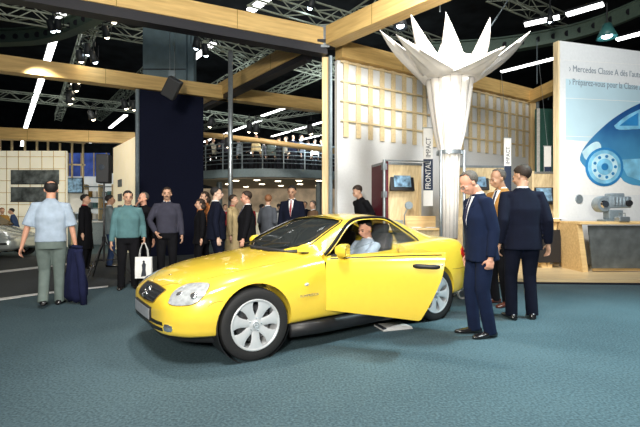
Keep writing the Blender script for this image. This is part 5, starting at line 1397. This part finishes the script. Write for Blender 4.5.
MB().rings([[V((x, -w_, z0)), V((x, -w2, z)), V((x, w2, z)), V((x, w_, z0))] for x, w_, z0, w2, z in ((1.15, .70, .95, .68, .97), (.75, .76, .96, .66, 1.2), (.3, .78, .96, .6, 1.5), (-1.6, .78, .95, .6, 1.55))]).build('cabin_glass', 'glass_tint', sc2, smooth='auto')
for sy in (-1, 1):
    w_ = MB().lathe([(0, -.08), (.2, -.09), (.29, -.09), (.305, -.06), (.305, .09), (0, .09)], c=(1.42, sy*.76, .305), axis='Y', n=32).build('wheel', 'black_rubber', sc2, smooth='auto')
    rm = MB().lathe([(.17, -.105), (.2, -.10), (.2, -.09), (.17, -.08)], c=(1.42, sy*.76, .305), axis='Y', n=32)
    for k in range(8):
        a = 2*PI*k/8; rm.bar((1.42, sy*.76-.10, .305), (1.42+.18*math.cos(a), sy*.76-.10, .305+.18*math.sin(a)), .035, .02)
    rm.build('rim', 'alloy', w_)
MB().box((2.02, -.62, .62), (.10, .26, .12), bev=.04).build('headlight', 'headlight_glass', sc2, smooth='auto'); MB().box((1.9, -.82, .45), (.22, .03, .05), bev=.01).build('bumper_strip', 'black_plastic', sc2)
def area(name, loc, target, size, power, c=(1, 1, 1), shape='DISK'):
    l = bpy.data.lights.new(name, 'AREA'); l.energy = power; l.color = c; l.size = size; l.shape = shape
    o = bpy.data.objects.new(name, l); col.objects.link(o); o.location = loc
    o.rotation_euler = (V(target)-V(loc)).to_track_quat('-Z', 'Y').to_euler(); return o
def spot(name, loc, target, power, ang=60, blend=.5, r=.15, c=(1, 1, 1)):
    l = bpy.data.lights.new(name, 'SPOT'); l.energy = power; l.color = c; l.spot_size = math.radians(ang); l.spot_blend = blend; l.shadow_soft_size = r
    o = bpy.data.objects.new(name, l); col.objects.link(o); o.location = loc
    o.rotation_euler = (V(target)-V(loc)).to_track_quat('-Z', 'Y').to_euler(); return o
W = bpy.data.worlds.new('world'); bpy.context.scene.world = W; W.use_nodes = True
W.node_tree.nodes['Background'].inputs[0].default_value = (.5, .62, .75, 1); W.node_tree.nodes['Background'].inputs[1].default_value = .06

W.node_tree.nodes['Background'].inputs[1].default_value = .10
area('stage_light', (-.8, 1.2, 5.4), (.2, 4.5, 0), 1.6, 300, (1, .97, .92))
area('stage_light', (3.8, 3.5, 5.6), (2.0, 7, 1), 1.4, 230, (.93, .98, 1))
spot('wall_wash', (2.5, 5.5, 5.6), (3.5, 12, 2.5), 1900, 95, .7, .3, (1, .98, .93))
spot('poster_wash', (6.5, 5.0, 6.0), (7.2, 10, 2.6), 430, 85, .7, .3, (.93, .98, 1))
spot('column_spot', (1.5, 4.0, 2.5), (2.4, 7.7, 3.8), 40, 50, .8, .3, (1, .97, .92))
spot('car_spot', (-1.5, 5.5, 6.0), (0, 4.2, .5), 600, 55, .6, .2, (1, .96, .9))
spot('floor_spot', (5.0, 4.5, 6.5), (3.8, 3.4, 0), 2300, 70, .8, .3, (.60, .95, 1))
spot('camera_flash', (.1, -.2, 1.7), (0, 6, 1.0), 75, 100, .4, .05, (1, .98, .95))
spot('roof_fill', (-1, -3, 3.0), (-1.5, 12, 8), 3600, 110, .8, .5, (1, .95, .85))  # added fill aimed up from out of view to brighten the trusses
spot('roof_fill', (0, 17.5, 4.6), (-2, 26, 9), 1500, 140, .8, .5, (.9, .98, 1))  # second added fill, aimed up at the far roof
spot('balcony_fill', (-2, 14, 6.5), (-2, 20, 3.5), 700, 90, .8, .3, (1, .9, .75))  # added fill to bring up the balcony crowd and rails
spot('booth_light', (-7.5, 11, 5), (-8, 16, 1), 500, 100, .8, .3, (1, .93, .8))
spot('crowd_spot', (-2.5, 5.5, 5.5), (-2.2, 8.5, 1.2), 250, 80, .8, .3, (1, .93, .85))
# ================================================================ CAMERA, LIGHT
cam = bpy.data.cameras.new('camera'); co = bpy.data.objects.new('camera', cam); col.objects.link(co)
cam.sensor_width = 36; cam.lens = 36*F/640; co.location = (0, 0, CZ); co.rotation_euler = (PI/2, 0, 0); cam.clip_end = 200
bpy.context.scene.camera = co
vs = bpy.context.scene.view_settings; vs.view_transform = 'Standard'; vs.look = 'None'; vs.exposure = 0; vs.gamma = 1
